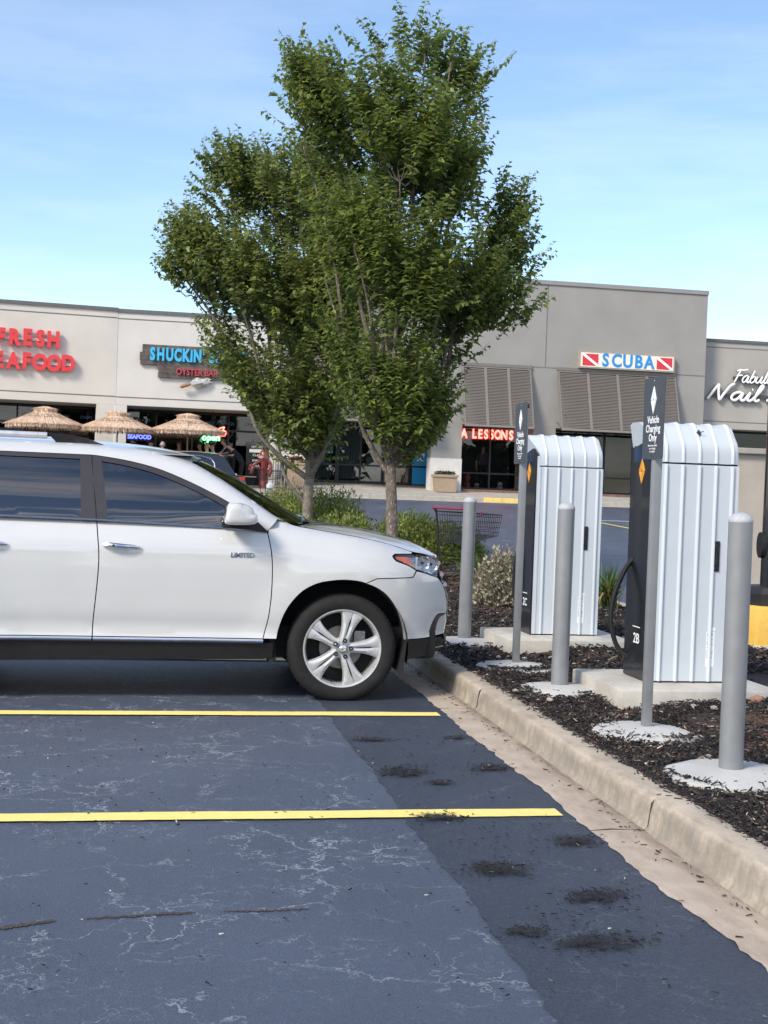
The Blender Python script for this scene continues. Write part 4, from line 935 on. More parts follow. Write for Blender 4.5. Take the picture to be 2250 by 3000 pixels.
# clumps of bark and grit left on the asphalt, crumbs in the gutter
parts = []
for i, (x, y, rx, ry, n) in enumerate(((1.34, 6.58, .15, .13, 520), (1.84, 6.68, .13, .10, 380), (1.49, 6.34, .10, .06, 120), (1.32, 7.45, .16, .08, 120), (1.33, 5.67, .14, .08, 260), (1.40, 4.88, .15, .11, 620), (1.83, 5.25, .13, .09, 330), (1.67, 4.53, .14, .09, 460), (1.29, 4.17, .09, .06, 200), (1.50, 4.06, .17, .09, 520), (1.85, 7.5, .1, .06, 80), (1.6, 5.3, .3, .2, 160), (1.55, 4.3, .35, .3, 240), (1.6, 7.0, .3, .4, 120))):
    r = np.random.default_rng(40 + i); q = r.normal(0, .55, (n, 2)) * (rx, ry); q[:, 0] += .35 * q[:, 1]; p = q + (x, y)
    n = max(20, n // 4); p = p[:n]; z = np.full(n, .014)
    parts.append(chips(n, p, z, (.006, .03, .0025, .0055), [((.012, .012, .013), .8), ((.03, .025, .022), .17), ((.12, .10, .08), .03)], .15, seed=60 + i))
    if rx < .25: STAINS.append((x, y, rx, ry, r.uniform(.5, 1)))
r = np.random.default_rng(77); n = 420; p = np.stack([r.uniform(-1.5, 1.9, n), r.uniform(3.3, 8.2, n)], 1); parts.append(chips(n, p, np.full(n, .013), (.006, .022, .003, .007), [((.02, .02, .022), .75), ((.45, .43, .38), .1), ((.12, .1, .08), .15)], .1, seed=90))
n = 200; p = np.stack([2.19 - np.abs(r.normal(0, .06, n)), r.uniform(3.6, 13, n)], 1); parts.append(chips(n, p, np.full(n, .014), (.008, .03, .003, .008), [((.03, .025, .022), .6), ((.10, .07, .05), .35), ((.4, .36, .3), .05)], .1, seed=91))
V, F_, C = merge(parts); tag(link('bark_debris', np_mesh('bark_debris', V, F_, M_CHIP, C)), 'dark clumps of bark and grit strewn over the asphalt', 'debris', kind='stuff')
# the damp dirt under them, flat on the paving with ragged edges
def stain_mat():
    m = bpy.data.materials.new('dirt_stain'); t, b, o = nodes_of(m); N = t.nodes.new; K = t.links.new
    b.inputs['Base Color'].default_value = (.012, .0125, .014, 1); b.inputs['Roughness'].default_value = .8
    tc = N('ShaderNodeTexCoord'); ln = N('ShaderNodeVectorMath'); ln.operation = 'LENGTH'; K(tc.outputs['Object'], ln.inputs[0])
    oi = N('ShaderNodeObjectInfo'); of = N('ShaderNodeVectorMath'); of.operation = 'SCALE'; of.inputs[3].default_value = 3.0; K(oi.outputs['Location'], of.inputs[0])
    av = N('ShaderNodeVectorMath'); K(tc.outputs['Object'], av.inputs[0]); K(of.outputs[0], av.inputs[1])
    tot = None
    n1 = N('ShaderNodeTexNoise'); n1.inputs['Scale'].default_value = 2.2; n1.inputs['Detail'].default_value = 8; n1.inputs['Roughness'].default_value = .7; K(av.outputs[0], n1.inputs['Vector'])
    n2 = N('ShaderNodeTexNoise'); n2.inputs['Scale'].default_value = 14; n2.inputs['Detail'].default_value = 6; n2.inputs['Roughness'].default_value = .75; K(av.outputs[0], n2.inputs['Vector'])
    def mth(op, a, c):
        q = N('ShaderNodeMath'); q.operation = op
        for i, s_ in enumerate((a, c)):
            if isinstance(s_, (int, float)): q.inputs[i].default_value = s_
            else: K(s_, q.inputs[i])
        return q.outputs[0]
    h = mth('ADD', mth('MULTIPLY', mth('SUBTRACT', n1.outputs[0], .5), 1.9), mth('MULTIPLY', mth('SUBTRACT', n2.outputs[0], .5), 1.4))
    v = mth('SUBTRACT', mth('ADD', h, .62), mth('MULTIPLY', ln.outputs['Value'], .95))
    r_ = N('ShaderNodeMapRange'); r_.inputs[1].default_value = .0; r_.inputs[2].default_value = .45; r_.inputs[4].default_value = .93; K(v, r_.inputs[0])
    tr = N('ShaderNodeBsdfTransparent'); mx = N('ShaderNodeMixShader'); K(r_.outputs[0], mx.inputs[0]); K(tr.outputs[0], mx.inputs[1]); K(b.outputs[0], mx.inputs[2]); K(mx.outputs[0], o.inputs[0]); return m
ms = stain_mat(); sme = MB().add([(1.6 * cos(a), 1.6 * sin(a), 0) for a in np.linspace(0, 2 * pi, 25)[:-1]], [tuple(range(24))]).mesh('dirt_stain', ms, fix=False)
for k, (x, y, rx, ry, w) in enumerate(STAINS):
    o = link('dirt_stain', sme, strip, (x, y, .0125 + k * .0003)); o.scale = (rx * 1.35, ry * 1.35, 1); o.rotation_euler = (0, 0, .3 * sin(k * 2.1))
# pebbles
M_ST = P('pale_pebble', (.42, .37, .31), .85, var=.2, scale=20, bump=.3)
mb = MB(); bm = bmesh.new(); bmesh.ops.create_icosphere(bm, subdivisions=1, radius=1); IV = [v.co.copy() for v in bm.verts]; bm.verts.index_update(); IF = [[v.index for v in f.verts] for f in bm.faces]; bm.free()
for _ in range(90):
    x, y = random.uniform(2.45, 4.4), random.uniform(4.2, 12); s = random.choice((.008, .01, .012, .018, .024))
    if any(a < x < b and c < y < d for a, b, c, d in pads): continue
    mb.add([(x + v.x * s * random.uniform(.8, 1.3), y + v.y * s * random.uniform(.8, 1.2), zb(x, y) + .022 + v.z * s * .7) for v in IV], IF)
tag(O('pebbles', mb, M_ST, smooth=True), 'pale pebbles lying among the bark mulch', 'pebbles', kind='stuff')
tag(O('stone', MB().add([(3.86 + v.x * .06, 7.70 + v.y * .05, .20 + v.z * .045 + .008 * sin(v.x * 9)) for v in IV], IF), P('red_stone', (.33, .18, .12), .85, var=.25, scale=30, bump=.4), smooth=True), 'reddish stone lying against the pad of charger 2B', 'stone')

# ---------------------------------------------------------------- foliage helpers
def leaf_cloud(base, dirs, up, length, width, col, fold=.18, curl=.25):
    """pointed oval leaves: base (n,3) dirs (n,3) unit; 6 verts, 4 tris each"""
    n = len(base); s = np.cross(dirs, up); s /= np.linalg.norm(s, axis=1)[:, None] + 1e-9; nn = np.cross(s, dirs)
    L_ = length[:, None]; W_l = width[:, None]
    V = np.stack([base, base + dirs * L_ * .38 + s * W_l * .5 + nn * W_l * fold, base + dirs * L_ * .38 - s * W_l * .5 + nn * W_l * fold, base + dirs * L_ * .42 - nn * L_ * .02,
                  base + dirs * L_ - nn * L_ * curl], 1).reshape(-1, 3)
    f = np.array([(0, 3, 1), (0, 2, 3), (3, 4, 1), (3, 2, 4)]); F_ = (f[None] + (np.arange(n) * 5)[:, None, None]).reshape(-1, 3)
    return V, F_, np.repeat(col, 5, 0)
def unit(v): return v / (np.linalg.norm(v, axis=-1, keepdims=True) + 1e-9)
def bark_mat(name, a, b):
    m = P(name, a, .9, var=.35, scale=14, bump=1, bscale=38); t = m.node_tree; bs_ = t.nodes['Principled BSDF']; src = bs_.inputs['Base Color'].links[0].from_socket
    tcn = t.nodes.new('ShaderNodeTexCoord'); mpn = t.nodes.new('ShaderNodeMapping'); mpn.inputs['Scale'].default_value = (55, 55, 16); n_ = t.nodes.new('ShaderNodeTexNoise'); n_.inputs['Scale'].default_value = 1; n_.inputs['Detail'].default_value = 3
    r_ = t.nodes.new('ShaderNodeMapRange'); r_.inputs[1].default_value = .56; r_.inputs[2].default_value = .66; mx = t.nodes.new('ShaderNodeMix'); mx.data_type = 'RGBA'; K = t.links.new
    K(tcn.outputs['Object'], mpn.inputs[0]); K(mpn.outputs[0], n_.inputs['Vector']); K(n_.outputs[0], r_.inputs[0]); K(r_.outputs[0], mx.inputs[0]); K(src, mx.inputs[6]); mx.inputs[7].default_value = tuple(b) + (1,); K(mx.outputs[2], bs_.inputs['Base Color']); return m
M_BARK1 = bark_mat('bark_flecked', (.13, .105, .085), (.36, .33, .28)); M_BARK2 = bark_mat('bark_smooth_grey', (.17, .15, .125), (.25, .23, .195))
M_LEAF = attr_mat('leaf_green', .45, .42, .45); M_NEEDLE = attr_mat('shrub_leaf', .65, .2, .3)
def tree(base, trunk, r0, env, lobes, limbs, ntw, seed, label, bark, leaf_len, tone):
    """env: [(z, cx_offset, rx_left, rx_right, ry)] crown outline by height; twigs fill it and lean up and out"""
    r = np.random.default_rng(seed); rs = random.Random(seed); bx, by, bz = base
    t = thing('tree', base, label, 'tree', 'street trees in the island')
    # trunk
    tp = spline(trunk, 5); mb = MB(); n = len(tp)
    mb.tube(tp, [r0 * (1.18 - .18 * min(1, i / 5)) * (1 - .55 * (i / (n - 1)) ** 1.3) for i in range(n)], 18)
    segs = [(np.array(tp[i]), r0 * (1 - .55 * (i / (n - 1)))) for i in range(n)]
    ez = np.array([e[0] for e in env])
    def E_(z): return [np.interp(z, ez, [e[k] for e in env]) for k in (1, 2, 3, 4)]
    nodes = []          # points on limbs that twigs hang on: (pos, radius)
    for (hz, tip) in limbs:
        i0 = min(range(n), key=lambda i: abs(tp[i][2] - hz)); a = np.array(tp[i0]); tip = np.array(tip); L_ = np.linalg.norm(tip - a)
        m1 = a + (tip - a) * .3 + np.array([(tip - a)[0] * .12, (tip - a)[1] * .12, -.04 * L_]); m2 = a + (tip - a) * .65 + np.array([rs.uniform(-.1, .1), rs.uniform(-.1, .1), .02 * L_])
        pts = spline([a, m1, m2, tip], 9); rr = min(r0 * .5, .012 + .012 * L_)
        mb.tube(pts, [rr * (1 - .9 * k / (len(pts) - 1)) + .004 for k in range(len(pts))], 7)
        nodes += [(np.array(p), rr * (1 - .85 * k / (len(pts) - 1))) for k, p in enumerate(pts) if k > 3]
    nodes += [s for s in segs if s[0][2] > env[0][0] + .2]
    NP = np.array([p for p, _ in nodes])
    # twig bases spread through the envelope, denser near its skin
    B = []
    zlo, zhi = env[0][0], env[-1][0]; vol = np.array([max(.02, (E_(z)[1] + E_(z)[2]) * E_(z)[3]) ** .8 for z in np.linspace(zlo, zhi, 60)]); cdf = np.cumsum(vol) / vol.sum()
    while len(B) < ntw:
        z = np.interp(r.uniform(), cdf, np.linspace(zlo, zhi, 60)); cx, rl, rr_, ry = E_(z); rl -= .24; rr_ -= .22; ry -= .2; a = r.uniform(0, 2 * pi); q = r.uniform() ** .42
        x = cos(a) * q * (rl if cos(a) < 0 else rr_); y = sin(a) * q * ry
        w = .5 + .5 * (sin(x * 3.7 + seed + 1.1 * sin(z * 1.7)) * sin(y * 3.1 + 1.3 * seed) + sin(z * 3.4 + x * 1.5)) * .7     # loose clumps and gaps
        if r.uniform() < .04 + 1.25 * max(0, w - .22): B.append((bx + cx + x, by + y, bz + z, q))
    for (lx, ly, lz, lr, lh, ln) in lobes:
        for _ in range(ln):
            d = unit(r.normal(0, 1, 3)); q = r.uniform() ** .45; B.append((lx + d[0] * lr * q, ly + d[1] * lr * q, lz + d[2] * lh * q, q))
    B = np.array(B)
    LV = []; LF = []; LC = []; tw = MB(); base_l, dir_l, up_l, len_l, col_l = [], [], [], [], []
    axis = np.array([bx, by, 0])
    for k, (x, y, z, q) in enumerate(B):
        p = np.array([x, y, z]); i = int(np.argmin(np.linalg.norm((NP - p) + (0, 0, -.1), axis=1))); c = NP[i]
        outw = unit(np.array([x - bx, y - by, 0]) + 1e-6); d0 = unit(outw * r.uniform(.2, .75) + np.array([0, 0, 1.0]) * r.uniform(.5, 1.1) + r.normal(0, .22, 3))
        L_ = r.uniform(.28, .62) * (1.25 if (q > .85 and r.uniform() < .25) else 1)
        if k % 2 == 0 and np.linalg.norm(p - c) < .42: tw.tube([c, (c + p) / 2 + np.array([0, 0, -.05]), p, p + d0 * L_ * .5], [.0075, .006, .0045, .003], 4, caps=False)
        tw.tube([p, p + d0 * L_ * .55, p + d0 * L_ + np.array([0, 0, .04])], [.004, .003, .0015], 3, caps=False)
        nl = int(L_ / .034); s = unit(np.cross(d0, [0, 0, 1.0]) + 1e-6)
        for j in range(nl):
            tt = (j + .6) / nl; b0 = p + d0 * L_ * tt; sg = 1 if j % 2 else -1
            dd = unit(s * sg * r.uniform(.6, 1.1) + d0 * r.uniform(.25, .8) + np.array([0, 0, r.uniform(-.65, .1)]) + r.normal(0, .22, 3))
            base_l.append(b0); dir_l.append(dd); up_l.append(unit(np.array([0, 0, 1.0]) + r.normal(0, .35, 3))); len_l.append(leaf_len * r.uniform(.7, 1.2) * (1.1 - .35 * tt))
            g_ = r.uniform(.75, 1.25); yel = r.uniform() ** 3 * .5 + (.25 * (q > .8) * r.uniform())
            col_l.append(np.array([tone[0] * (1 + 1.5 * yel), tone[1] * (1 + .75 * yel), tone[2] * (1 - .1 * yel)]) * g_)
    base_l, dir_l, up_l, len_l, col_l = map(np.array, (base_l, dir_l, up_l, len_l, col_l))
    V, F_, C = leaf_cloud(base_l, dir_l, up_l, len_l, len_l * r.uniform(.52, .70, len(len_l)), col_l)
    tr = O('trunk', mb, bark, t, smooth=True, ang=180, fix=False)
    tag(O('twigs', tw, P('twig_bark', (.075, .06, .05), .9, var=.2), t, fix=False), kind='stuff')
    o = link('crown', np_mesh('crown', V, F_, M_LEAF, C, smooth=False), t); o['kind'] = 'stuff'
    return len(len_l)
# right tree
T1 = (3.52, 18.5, .25)
n1 = tree(T1, [(3.52, 18.5, .05), (3.50, 18.5, .6), (3.47, 18.5, 1.2), (3.43, 18.5, 1.9), (3.42, 18.5, 2.6), (3.38, 18.5, 3.4), (3.36, 18.5, 4.6), (3.38, 18.5, 6.2)], .092,
     [(1.55, .0, .45, .45, .5), (1.85, .0, .75, .70, .7), (2.15, .0, .95, .85, .9), (2.7, .05, 1.05, .95, 1.0), (3.2, .05, 1.25, 1.2, 1.2), (3.7, .1, 1.35, 1.45, 1.4), (4.3, .1, 1.45, 1.55, 1.5), (5.0, 0, 1.5, 1.25, 1.5), (5.6, -.1, 1.6, 1.2, 1.45), (6.2, -.12, 1.85, 1.35, 1.4), (6.8, -.1, 1.9, 1.45, 1.3), (7.1, .0, 1.85, 1.25, 1.1), (7.4, .05, 1.3, .95, .8), (7.65, .05, .45, .55, .4)],
     [(4.95, 18.4, 4.95, .45, .8, 140), (4.75, 18.4, 4.2, .5, .6, 90), (4.95, 18.3, 5.6, .22, .35, 26), (2.05, 18.4, 7.0, .35, .4, 40), (5.15, 18.2, 3.92, .25, .08, 8)],
     [(1.55, (2.35, 18.3, 4.4)), (1.7, (4.7, 18.4, 4.6)), (1.75, (2.7, 17.6, 4.6)), (1.95, (5.1, 18.5, 5.6)), (2.1, (2.0, 18.5, 6.3)), (2.2, (4.3, 19.2, 6.2)), (2.3, (2.9, 18.0, 7.2)), (2.4, (4.0, 18.0, 7.5)), (2.5, (3.2, 19.3, 7.2)), (2.7, (4.6, 18.3, 6.9)), (2.9, (2.3, 18.7, 7.3)), (3.2, (3.7, 18.3, 8.0)), (3.4, (4.3, 18.8, 7.6)), (3.0, (3.0, 18.5, 7.9)), (1.9, (4.1, 17.5, 4.8)), (2.0, (3.2, 17.3, 5.6))],
     3000, 3, 'taller tree with flecked bark on the right, behind the SUV hood', M_BARK1, .125, (.115, .185, .052))
T2 = (2.72, 22.2, .3)
n2 = tree(T2, [(2.72, 22.2, .05), (2.70, 22.2, .7), (2.70, 22.2, 1.4), (2.74, 22.2, 2.2), (2.72, 22.2, 3.0), (2.6, 22.2, 4.0), (2.4, 22.2, 5.3)], .098,
     [(1.35, -.1, .5, .4, .5), (1.7, -.15, .7, .6, .8), (2.2, -.2, .95, .8, 1.0), (2.75, -.25, 1.35, .9, 1.3), (3.2, -.3, 1.6, 1.1, 1.6), (3.7, -.38, 1.85, 1.3, 1.8), (4.45, -.45, 2.1, 1.5, 1.9), (4.8, -.45, 2.25, 1.5, 1.9), (5.35, -.45, 2.2, 1.45, 1.75), (6.0, -.4, 1.8, 1.25, 1.4), (6.5, -.35, 1.3, 1.0, 1.0), (6.8, -.3, .7, .6, .6)],
     [(1.05, 22, 6.65, .25, .35, 30), (1.38, 22, 6.8, .2, .28, 20), (.62, 22, 5.35, .3, .45, 40), (.40, 22, 4.9, .25, .35, 26), (2.9, 21.2, 4.6, .9, 1.6, 160)],
     [(1.05, (1.75, 22.1, 2.9)), (1.6, (.6, 22.2, 4.6)), (1.7, (3.6, 22, 4.6)), (1.8, (1.0, 21.3, 5.2)), (2.0, (1.2, 22.6, 6.2)), (2.2, (2.2, 21.5, 6.3)), (2.4, (3.3, 22.6, 6.2)), (2.6, (1.7, 22.2, 6.8)), (2.2, (.2, 22.3, 5.2)), (1.9, (2.4, 20.9, 4.8)), (2.8, (2.6, 22.3, 6.7)), (1.6, (3.2, 21.3, 3.8))],
     3500, 5, 'shorter wide tree with smooth grey trunk on the left, above the windshield', M_BARK2, .125, (.130, .195, .062))
print('leaves', n1, n2)
# ---------------------------------------------------------------- shrubs
def shrub(name, c, rx, ry, h, n, tone, label, cat, seed, ll=.045, lw=.4, group=None, tonev=.3, tip=None, spread=.6, stems=True):
    r = np.random.default_rng(seed); t = thing(name, c, label, cat, group)
    a = r.uniform(0, 2 * pi, n); e = np.arcsin(r.uniform(-.1, 1, n)); q = r.uniform(.35, 1, n) ** .5
    lump = 1 + .13 * np.sin(5 * a + seed) * np.cos(4 * e) + .10 * np.sin(9 * a + 2 * seed + 5 * e)
    d = np.stack([np.cos(a) * np.cos(e), np.sin(a) * np.cos(e), np.sin(e)], 1)
    p = np.array(c) + d * (q * lump)[:, None] * (rx, ry, h) + (0, 0, .03)
    dr = unit(d * spread + np.array([0, 0, .55]) + r.normal(0, .45, (n, 3))); up = unit(r.normal(0, 1, (n, 3)) + (0, 0, .8))
    L_ = ll * r.uniform(.6, 1.4, n); col = np.array(tone) * r.uniform(1 - tonev, 1 + tonev, n)[:, None]
    if tip is not None: k = r.uniform(0, 1, n) < tip[1] * np.clip((q - .5) * 2, 0, 1); col[k] = np.array(tip[0]) * r.uniform(.7, 1.2, k.sum())[:, None]
    V, F_, C = leaf_cloud(p, dr, up, L_, L_ * lw, col); link('foliage', np_mesh('foliage', V, F_, M_NEEDLE, C), t)['kind'] = 'stuff'
    mb = MB()
    for k in range(14):
        i = r.integers(0, n); mb.tube([tuple(np.array(c) + (r.normal(0, .03), r.normal(0, .03), -.05)), tuple((np.array(c) + p[i]) / 2 + (0, 0, -.05)), tuple(p[i])], [.012, .008, .003], 5)
    tag(O('stems', mb, P('twig_bark', (.075, .06, .05), .9, var=.2), t, fix=False), kind='stuff')
GR = 'green shrubs in the island'
for k, (px, py, rx, ry, h, nn, lab) in enumerate((
    (4.05, 19.9, .75, .6, .70, 9500, 'low green shrub right of the taller tree trunk, behind the SUV nose'), (2.95, 19.7, .62, .5, .74, 7500, 'low green shrub just left of the taller tree trunk'),
    (3.05, 22.8, .95, .7, 1.12, 12000, 'largest rounded green shrub standing between the two tree trunks'), (2.25, 21.0, .65, .5, .80, 7500, 'small green shrub in front of the smooth grey trunk'),
    (1.95 + .5, 24.0, .75, .6, 1.18, 8000, 'tall green shrub behind the smooth grey trunk, left side'), (4.8, 20.6, .65, .5, .56, 6500, 'low green shrub behind the shopping cart basket'))):
    shrub('shrub', (px, py, zb(px, py) - .02), rx, ry, h, nn, (.125, .175, .040), lab, 'shrub', 20 + k, .06, .38, GR, .4, ((.25, .28, .07), .5))
shrub('dry_shrub', (2.62, 25.2, .3), .55, .5, 1.18, 3600, (.20, .17, .09), 'dry tan shrub beyond the windshield, left of the grey trunk', 'shrub', 40, .075, .22, None, .35, ((.12, .13, .05), .4))
shrub('variegated_shrub', (3.99, 14.2, .15), .36, .36, .64, 3600, (.20, .20, .13), 'pale variegated shrub with cream leaves between bollard and charger 2C', 'shrub', 41, .045, .6, None, .3, ((.42, .36, .27), .55))
shrub('dark_shrub', (4.40, 13.95, .16), .33, .33, .64, 4200, (.030, .058, .022), 'dark green shrub beside charger 2C, right of the pale shrub', 'shrub', 42, .05, .32, None, .35)
def blades(name, c, n, h, spread, label, cat, seed, tone, w=.012, dry=.15):
    r = np.random.default_rng(seed); V = []; F_ = []; C = []; o = 0
    for k in range(n):
        a = r.uniform(0, 2 * pi); L_ = h * r.uniform(.6, 1.1); s = spread * r.uniform(.1, 1); dx, dy = cos(a), sin(a); ns = 6; col = np.array(tone) * r.uniform(.7, 1.35); bx = c[0] + r.normal(0, .05); by = c[1] + r.normal(0, .05)
        if r.uniform() < dry: col = np.array((.34, .25, .10)) * r.uniform(.7, 1.2); s *= 1.5; L_ *= .75
        for i in range(ns + 1):
            tt = i / ns; x = bx + dx * s * tt ** 1.6; y = by + dy * s * tt ** 1.6; z = c[2] + L_ * (tt - .55 * (s / spread) * tt ** 3); ww = w * (1 - tt) ** .6 + .001
            V += [(x - dy * ww, y + dx * ww, z), (x + dy * ww, y - dx * ww, z)]; C += [col * (.7 + .5 * tt)] * 2
        F_ += [(o + 2 * i, o + 2 * i + 1, o + 2 * i + 3, o + 2 * i + 2) for i in range(ns)]; o += 2 * (ns + 1)
    t = thing(name, c, label, cat); link('blades', np_mesh('blades', np.array(V), np.array(F_), M_NEEDLE, np.array(C)), t)['kind'] = 'stuff'; return t
blades('daylily', (5.32, 14.4, .16), 120, .62, .36, 'clump of arching daylily leaves between the two chargers', 'plant', 3, (.075, .13, .03), .014, .16)
blades('grass_tuft', (4.95, 16.9, .16), 260, .52, .42, 'bright grass tuft at the right of the shopping cart', 'plant', 4, (.14, .19, .05), .007, .25)
blades('grass_tuft', (4.25, 16.0, .16), 200, .40, .40, 'grass tuft in front of the shopping cart wheels', 'plant', 5, (.13, .17, .05), .007, .35)
blades('grass_tuft', (4.55, 17.9, .16), 240, .50, .45, 'grass tuft seen through the shopping cart frame', 'plant', 6, (.13, .18, .05), .007, .25)
# ================================================================== THE SHOPS
def stucco(name, col, bmp=.35):
    return P(name, col, .92, var=.06, scale=.9, bump=bmp, bscale=22, detail=9)
M_SW = stucco('stucco_warm_white', (.60, .565, .505)); M_SW2 = stucco('stucco_pale_grey', (.585, .565, .53)); M_ST2 = stucco('stucco_mid_grey', (.29, .282, .265)); M_SN = stucco('stucco_grey_beige', (.365, .345, .315))
M_CAPD = P('parapet_metal', (.13, .13, .125), .6, .2, var=.1); M_GRV = P('joint_shadow_grey', (.16, .155, .15), .9, var=.1)
M_BRK = P('white_painted_brick', (.62, .60, .57), .85, var=.06, scale=6, bump=.3, bscale=12)
M_SHUT = P('shutter_taupe', (.185, .165, .148), .6, var=.06, scale=4); M_MUL = P('mullion_bronze', (.02, .02, .022), .4, .4, var=.1)
M_SG = glass('shopfront_glass', (.72, .76, .80), .0); M_SGD = glass('shopfront_glass_dark', (.30, .34, .42), .02)
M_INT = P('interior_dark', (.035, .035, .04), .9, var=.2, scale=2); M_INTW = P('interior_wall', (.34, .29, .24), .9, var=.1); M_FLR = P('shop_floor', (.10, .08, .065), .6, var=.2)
def shop(name, loc, label, x0, x1, Y, top, cap, soffit, groove, wall_m, cap_m, label_cat='building', glassY=51.4, zfl=1.585, cols=(), bays=(), glass_m=None, dark=True, back=57):
    b = thing(name, loc, label, label_cat, 'shops of the strip mall')
    O('wall', MB().box(x0, x1, Y, Y + .35, soffit, top - cap), wall_m, b)
    O('side_wall', MB().box(x0, x0 + .25, Y + .36, back, 1.4, top - cap - .3), wall_m, b); O('side_wall', MB().box(x1 - .25, x1, Y + .36, back, 1.4, top - cap - .3), wall_m, b)
    O('parapet_cap', MB().box(x0 - .02, x1 + .02, Y - .05, Y + .5, top - cap, top), cap_m, b)
    O('roof', MB().box(x0, x1, Y + .36, back, top - 1.2, top - 1.05), M_GRV, b)
    O('soffit', MB().box(x0, x1, Y + .352, back, soffit, soffit + .06), P('soffit_grey', (.30, .29, .27), .9, var=.08), b)
    for z in groove: O('joint', MB().box(x0 + .003, x1 - .003, Y - .004, Y + .002, z - .022, z + .022), M_GRV, b)
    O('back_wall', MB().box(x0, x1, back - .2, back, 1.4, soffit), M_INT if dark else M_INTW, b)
    O('floor', MB().box(x0, x1, glassY, back, zfl - .01, zfl + .012), M_FLR, b)
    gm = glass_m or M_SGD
    for (a, c, z0, z1, n, rails) in bays:      # shopfront: panes between mullions
        w = (c - a) / n
        for i in range(n + 1): O('mullion', MB().box(a + w * i - .035, a + w * i + .035, glassY - .06, glassY + .06, z0, z1), M_MUL, b)
        for z in [z0 + .04, z1 - .04] + list(rails): O('rail', MB().box(a, c, glassY - .055, glassY + .055, z - .035, z + .035), M_MUL, b)
        for i in range(n):
            O('pane', MB().box(a + w * i + .036, a + w * (i + 1) - .036, glassY - .005, glassY + .005, z0 + .075, z1 - .075), gm, b)
    for (a, c, ya, yb, z0, z1, m_) in cols: O('column', MB().box(a, c, ya, yb, z0, z1), m_, b)
    return b
# --- left wing (turned slightly toward the street), raw-bar shop, tower, nail shop
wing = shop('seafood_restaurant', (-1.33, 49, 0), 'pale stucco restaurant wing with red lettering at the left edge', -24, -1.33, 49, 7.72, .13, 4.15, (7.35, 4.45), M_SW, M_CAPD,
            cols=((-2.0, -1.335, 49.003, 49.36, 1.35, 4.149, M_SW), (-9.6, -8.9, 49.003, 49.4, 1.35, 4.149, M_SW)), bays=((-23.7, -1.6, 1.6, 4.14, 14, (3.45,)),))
wing.rotation_euler = (0, 0, radians(6.5))
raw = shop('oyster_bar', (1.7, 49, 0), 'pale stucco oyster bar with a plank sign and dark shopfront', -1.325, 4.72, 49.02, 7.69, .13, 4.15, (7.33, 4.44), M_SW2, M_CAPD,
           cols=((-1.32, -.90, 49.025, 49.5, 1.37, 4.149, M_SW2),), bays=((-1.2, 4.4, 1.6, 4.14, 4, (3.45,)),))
tower = shop('scuba_shop_tower', (13.2, 49, 0), 'tall grey stucco block with louvred shutters and the SCUBA sign', 4.73, 21.75, 48.95, 9.76, .16, 4.02, (6.36,), M_ST2, P('tower_cap', (.27, .265, .255), .7, .1, var=.05), back=58, dark=False,
             cols=tuple((a, c, 48.953, 49.6, 2.66, 4.019, M_ST2) for a, c in ((4.735, 5.78), (10.66, 11.86), (14.72, 15.62), (20.5, 21.745))) + tuple((a - .02, c + .02, 48.92, 49.62, 1.39, 2.658, M_BRK) for a, c in ((4.735, 5.78), (10.66, 11.86), (14.72, 15.62), (20.5, 21.745))),
             bays=((5.6, 7.32, 1.6, 4.01, 1, (2.3,)), (7.4, 9.2, 1.6, 4.01, 2, (2.3,)), (9.25, 11.1, 1.6, 4.01, 1, (2.3,))), glass_m=glass('shopfront_glass_clear', (.62, .66, .68), .03))
O('joint', MB().box(15.08, 15.12, 48.945, 48.952, 6.385, 9.6), M_GRV, tower)
for (a, c, n) in ((11.87, 14.71, 2), (15.63, 20.49, 4)):
    w = (c - a) / n; gy_ = 50.1
    for i in range(n + 1): O('mullion', MB().box(a + w * i - .03, a + w * i + .03, gy_ - .06, gy_ + .06, 1.5, 4.01), M_MUL, tower)
    for z in (1.54, 2.15, 3.97): O('rail', MB().box(a, c, gy_ - .055, gy_ + .055, z - .03, z + .03), M_MUL, tower)
    for i in range(n): O('pane', MB().box(a + w * i + .031, a + w * (i + 1) - .031, gy_ - .005, gy_ + .005, 1.57, 3.94), M_SG, tower)
    O('interior_partition', MB().box(a - .1, c + .1, 52.6, 52.7, 1.5, 4.01), M_INT, tower)
    O('display_floor', MB().box(a, c, gy_ + .07, 52.6, 1.47, 1.53), M_INT, tower)
    O('threshold', MB().box(a, c, 48.97, gy_ - .07, 1.38, 1.50), P('brick_threshold', (.17, .10, .07), .85, var=.3, scale=12, bump=.3), tower)
for x in (11.05, 15.3): O('wall_lamp', MB().rbox(x + .62, x + .70, 48.85, 48.949, 4.5, 4.62, .01), M_BLK, tower)
nail = shop('nail_shop', (30, 49.6, 0), 'grey beige shop with white script lettering at the right edge', 21.78, 44, 49.6, 7.96, .12, 4.33, (7.62, 4.62), M_SN, M_CAPD, bays=((21.95, 43.5, 1.5, 4.32, 12, (2.3, 3.6)),), glassY=50.9)
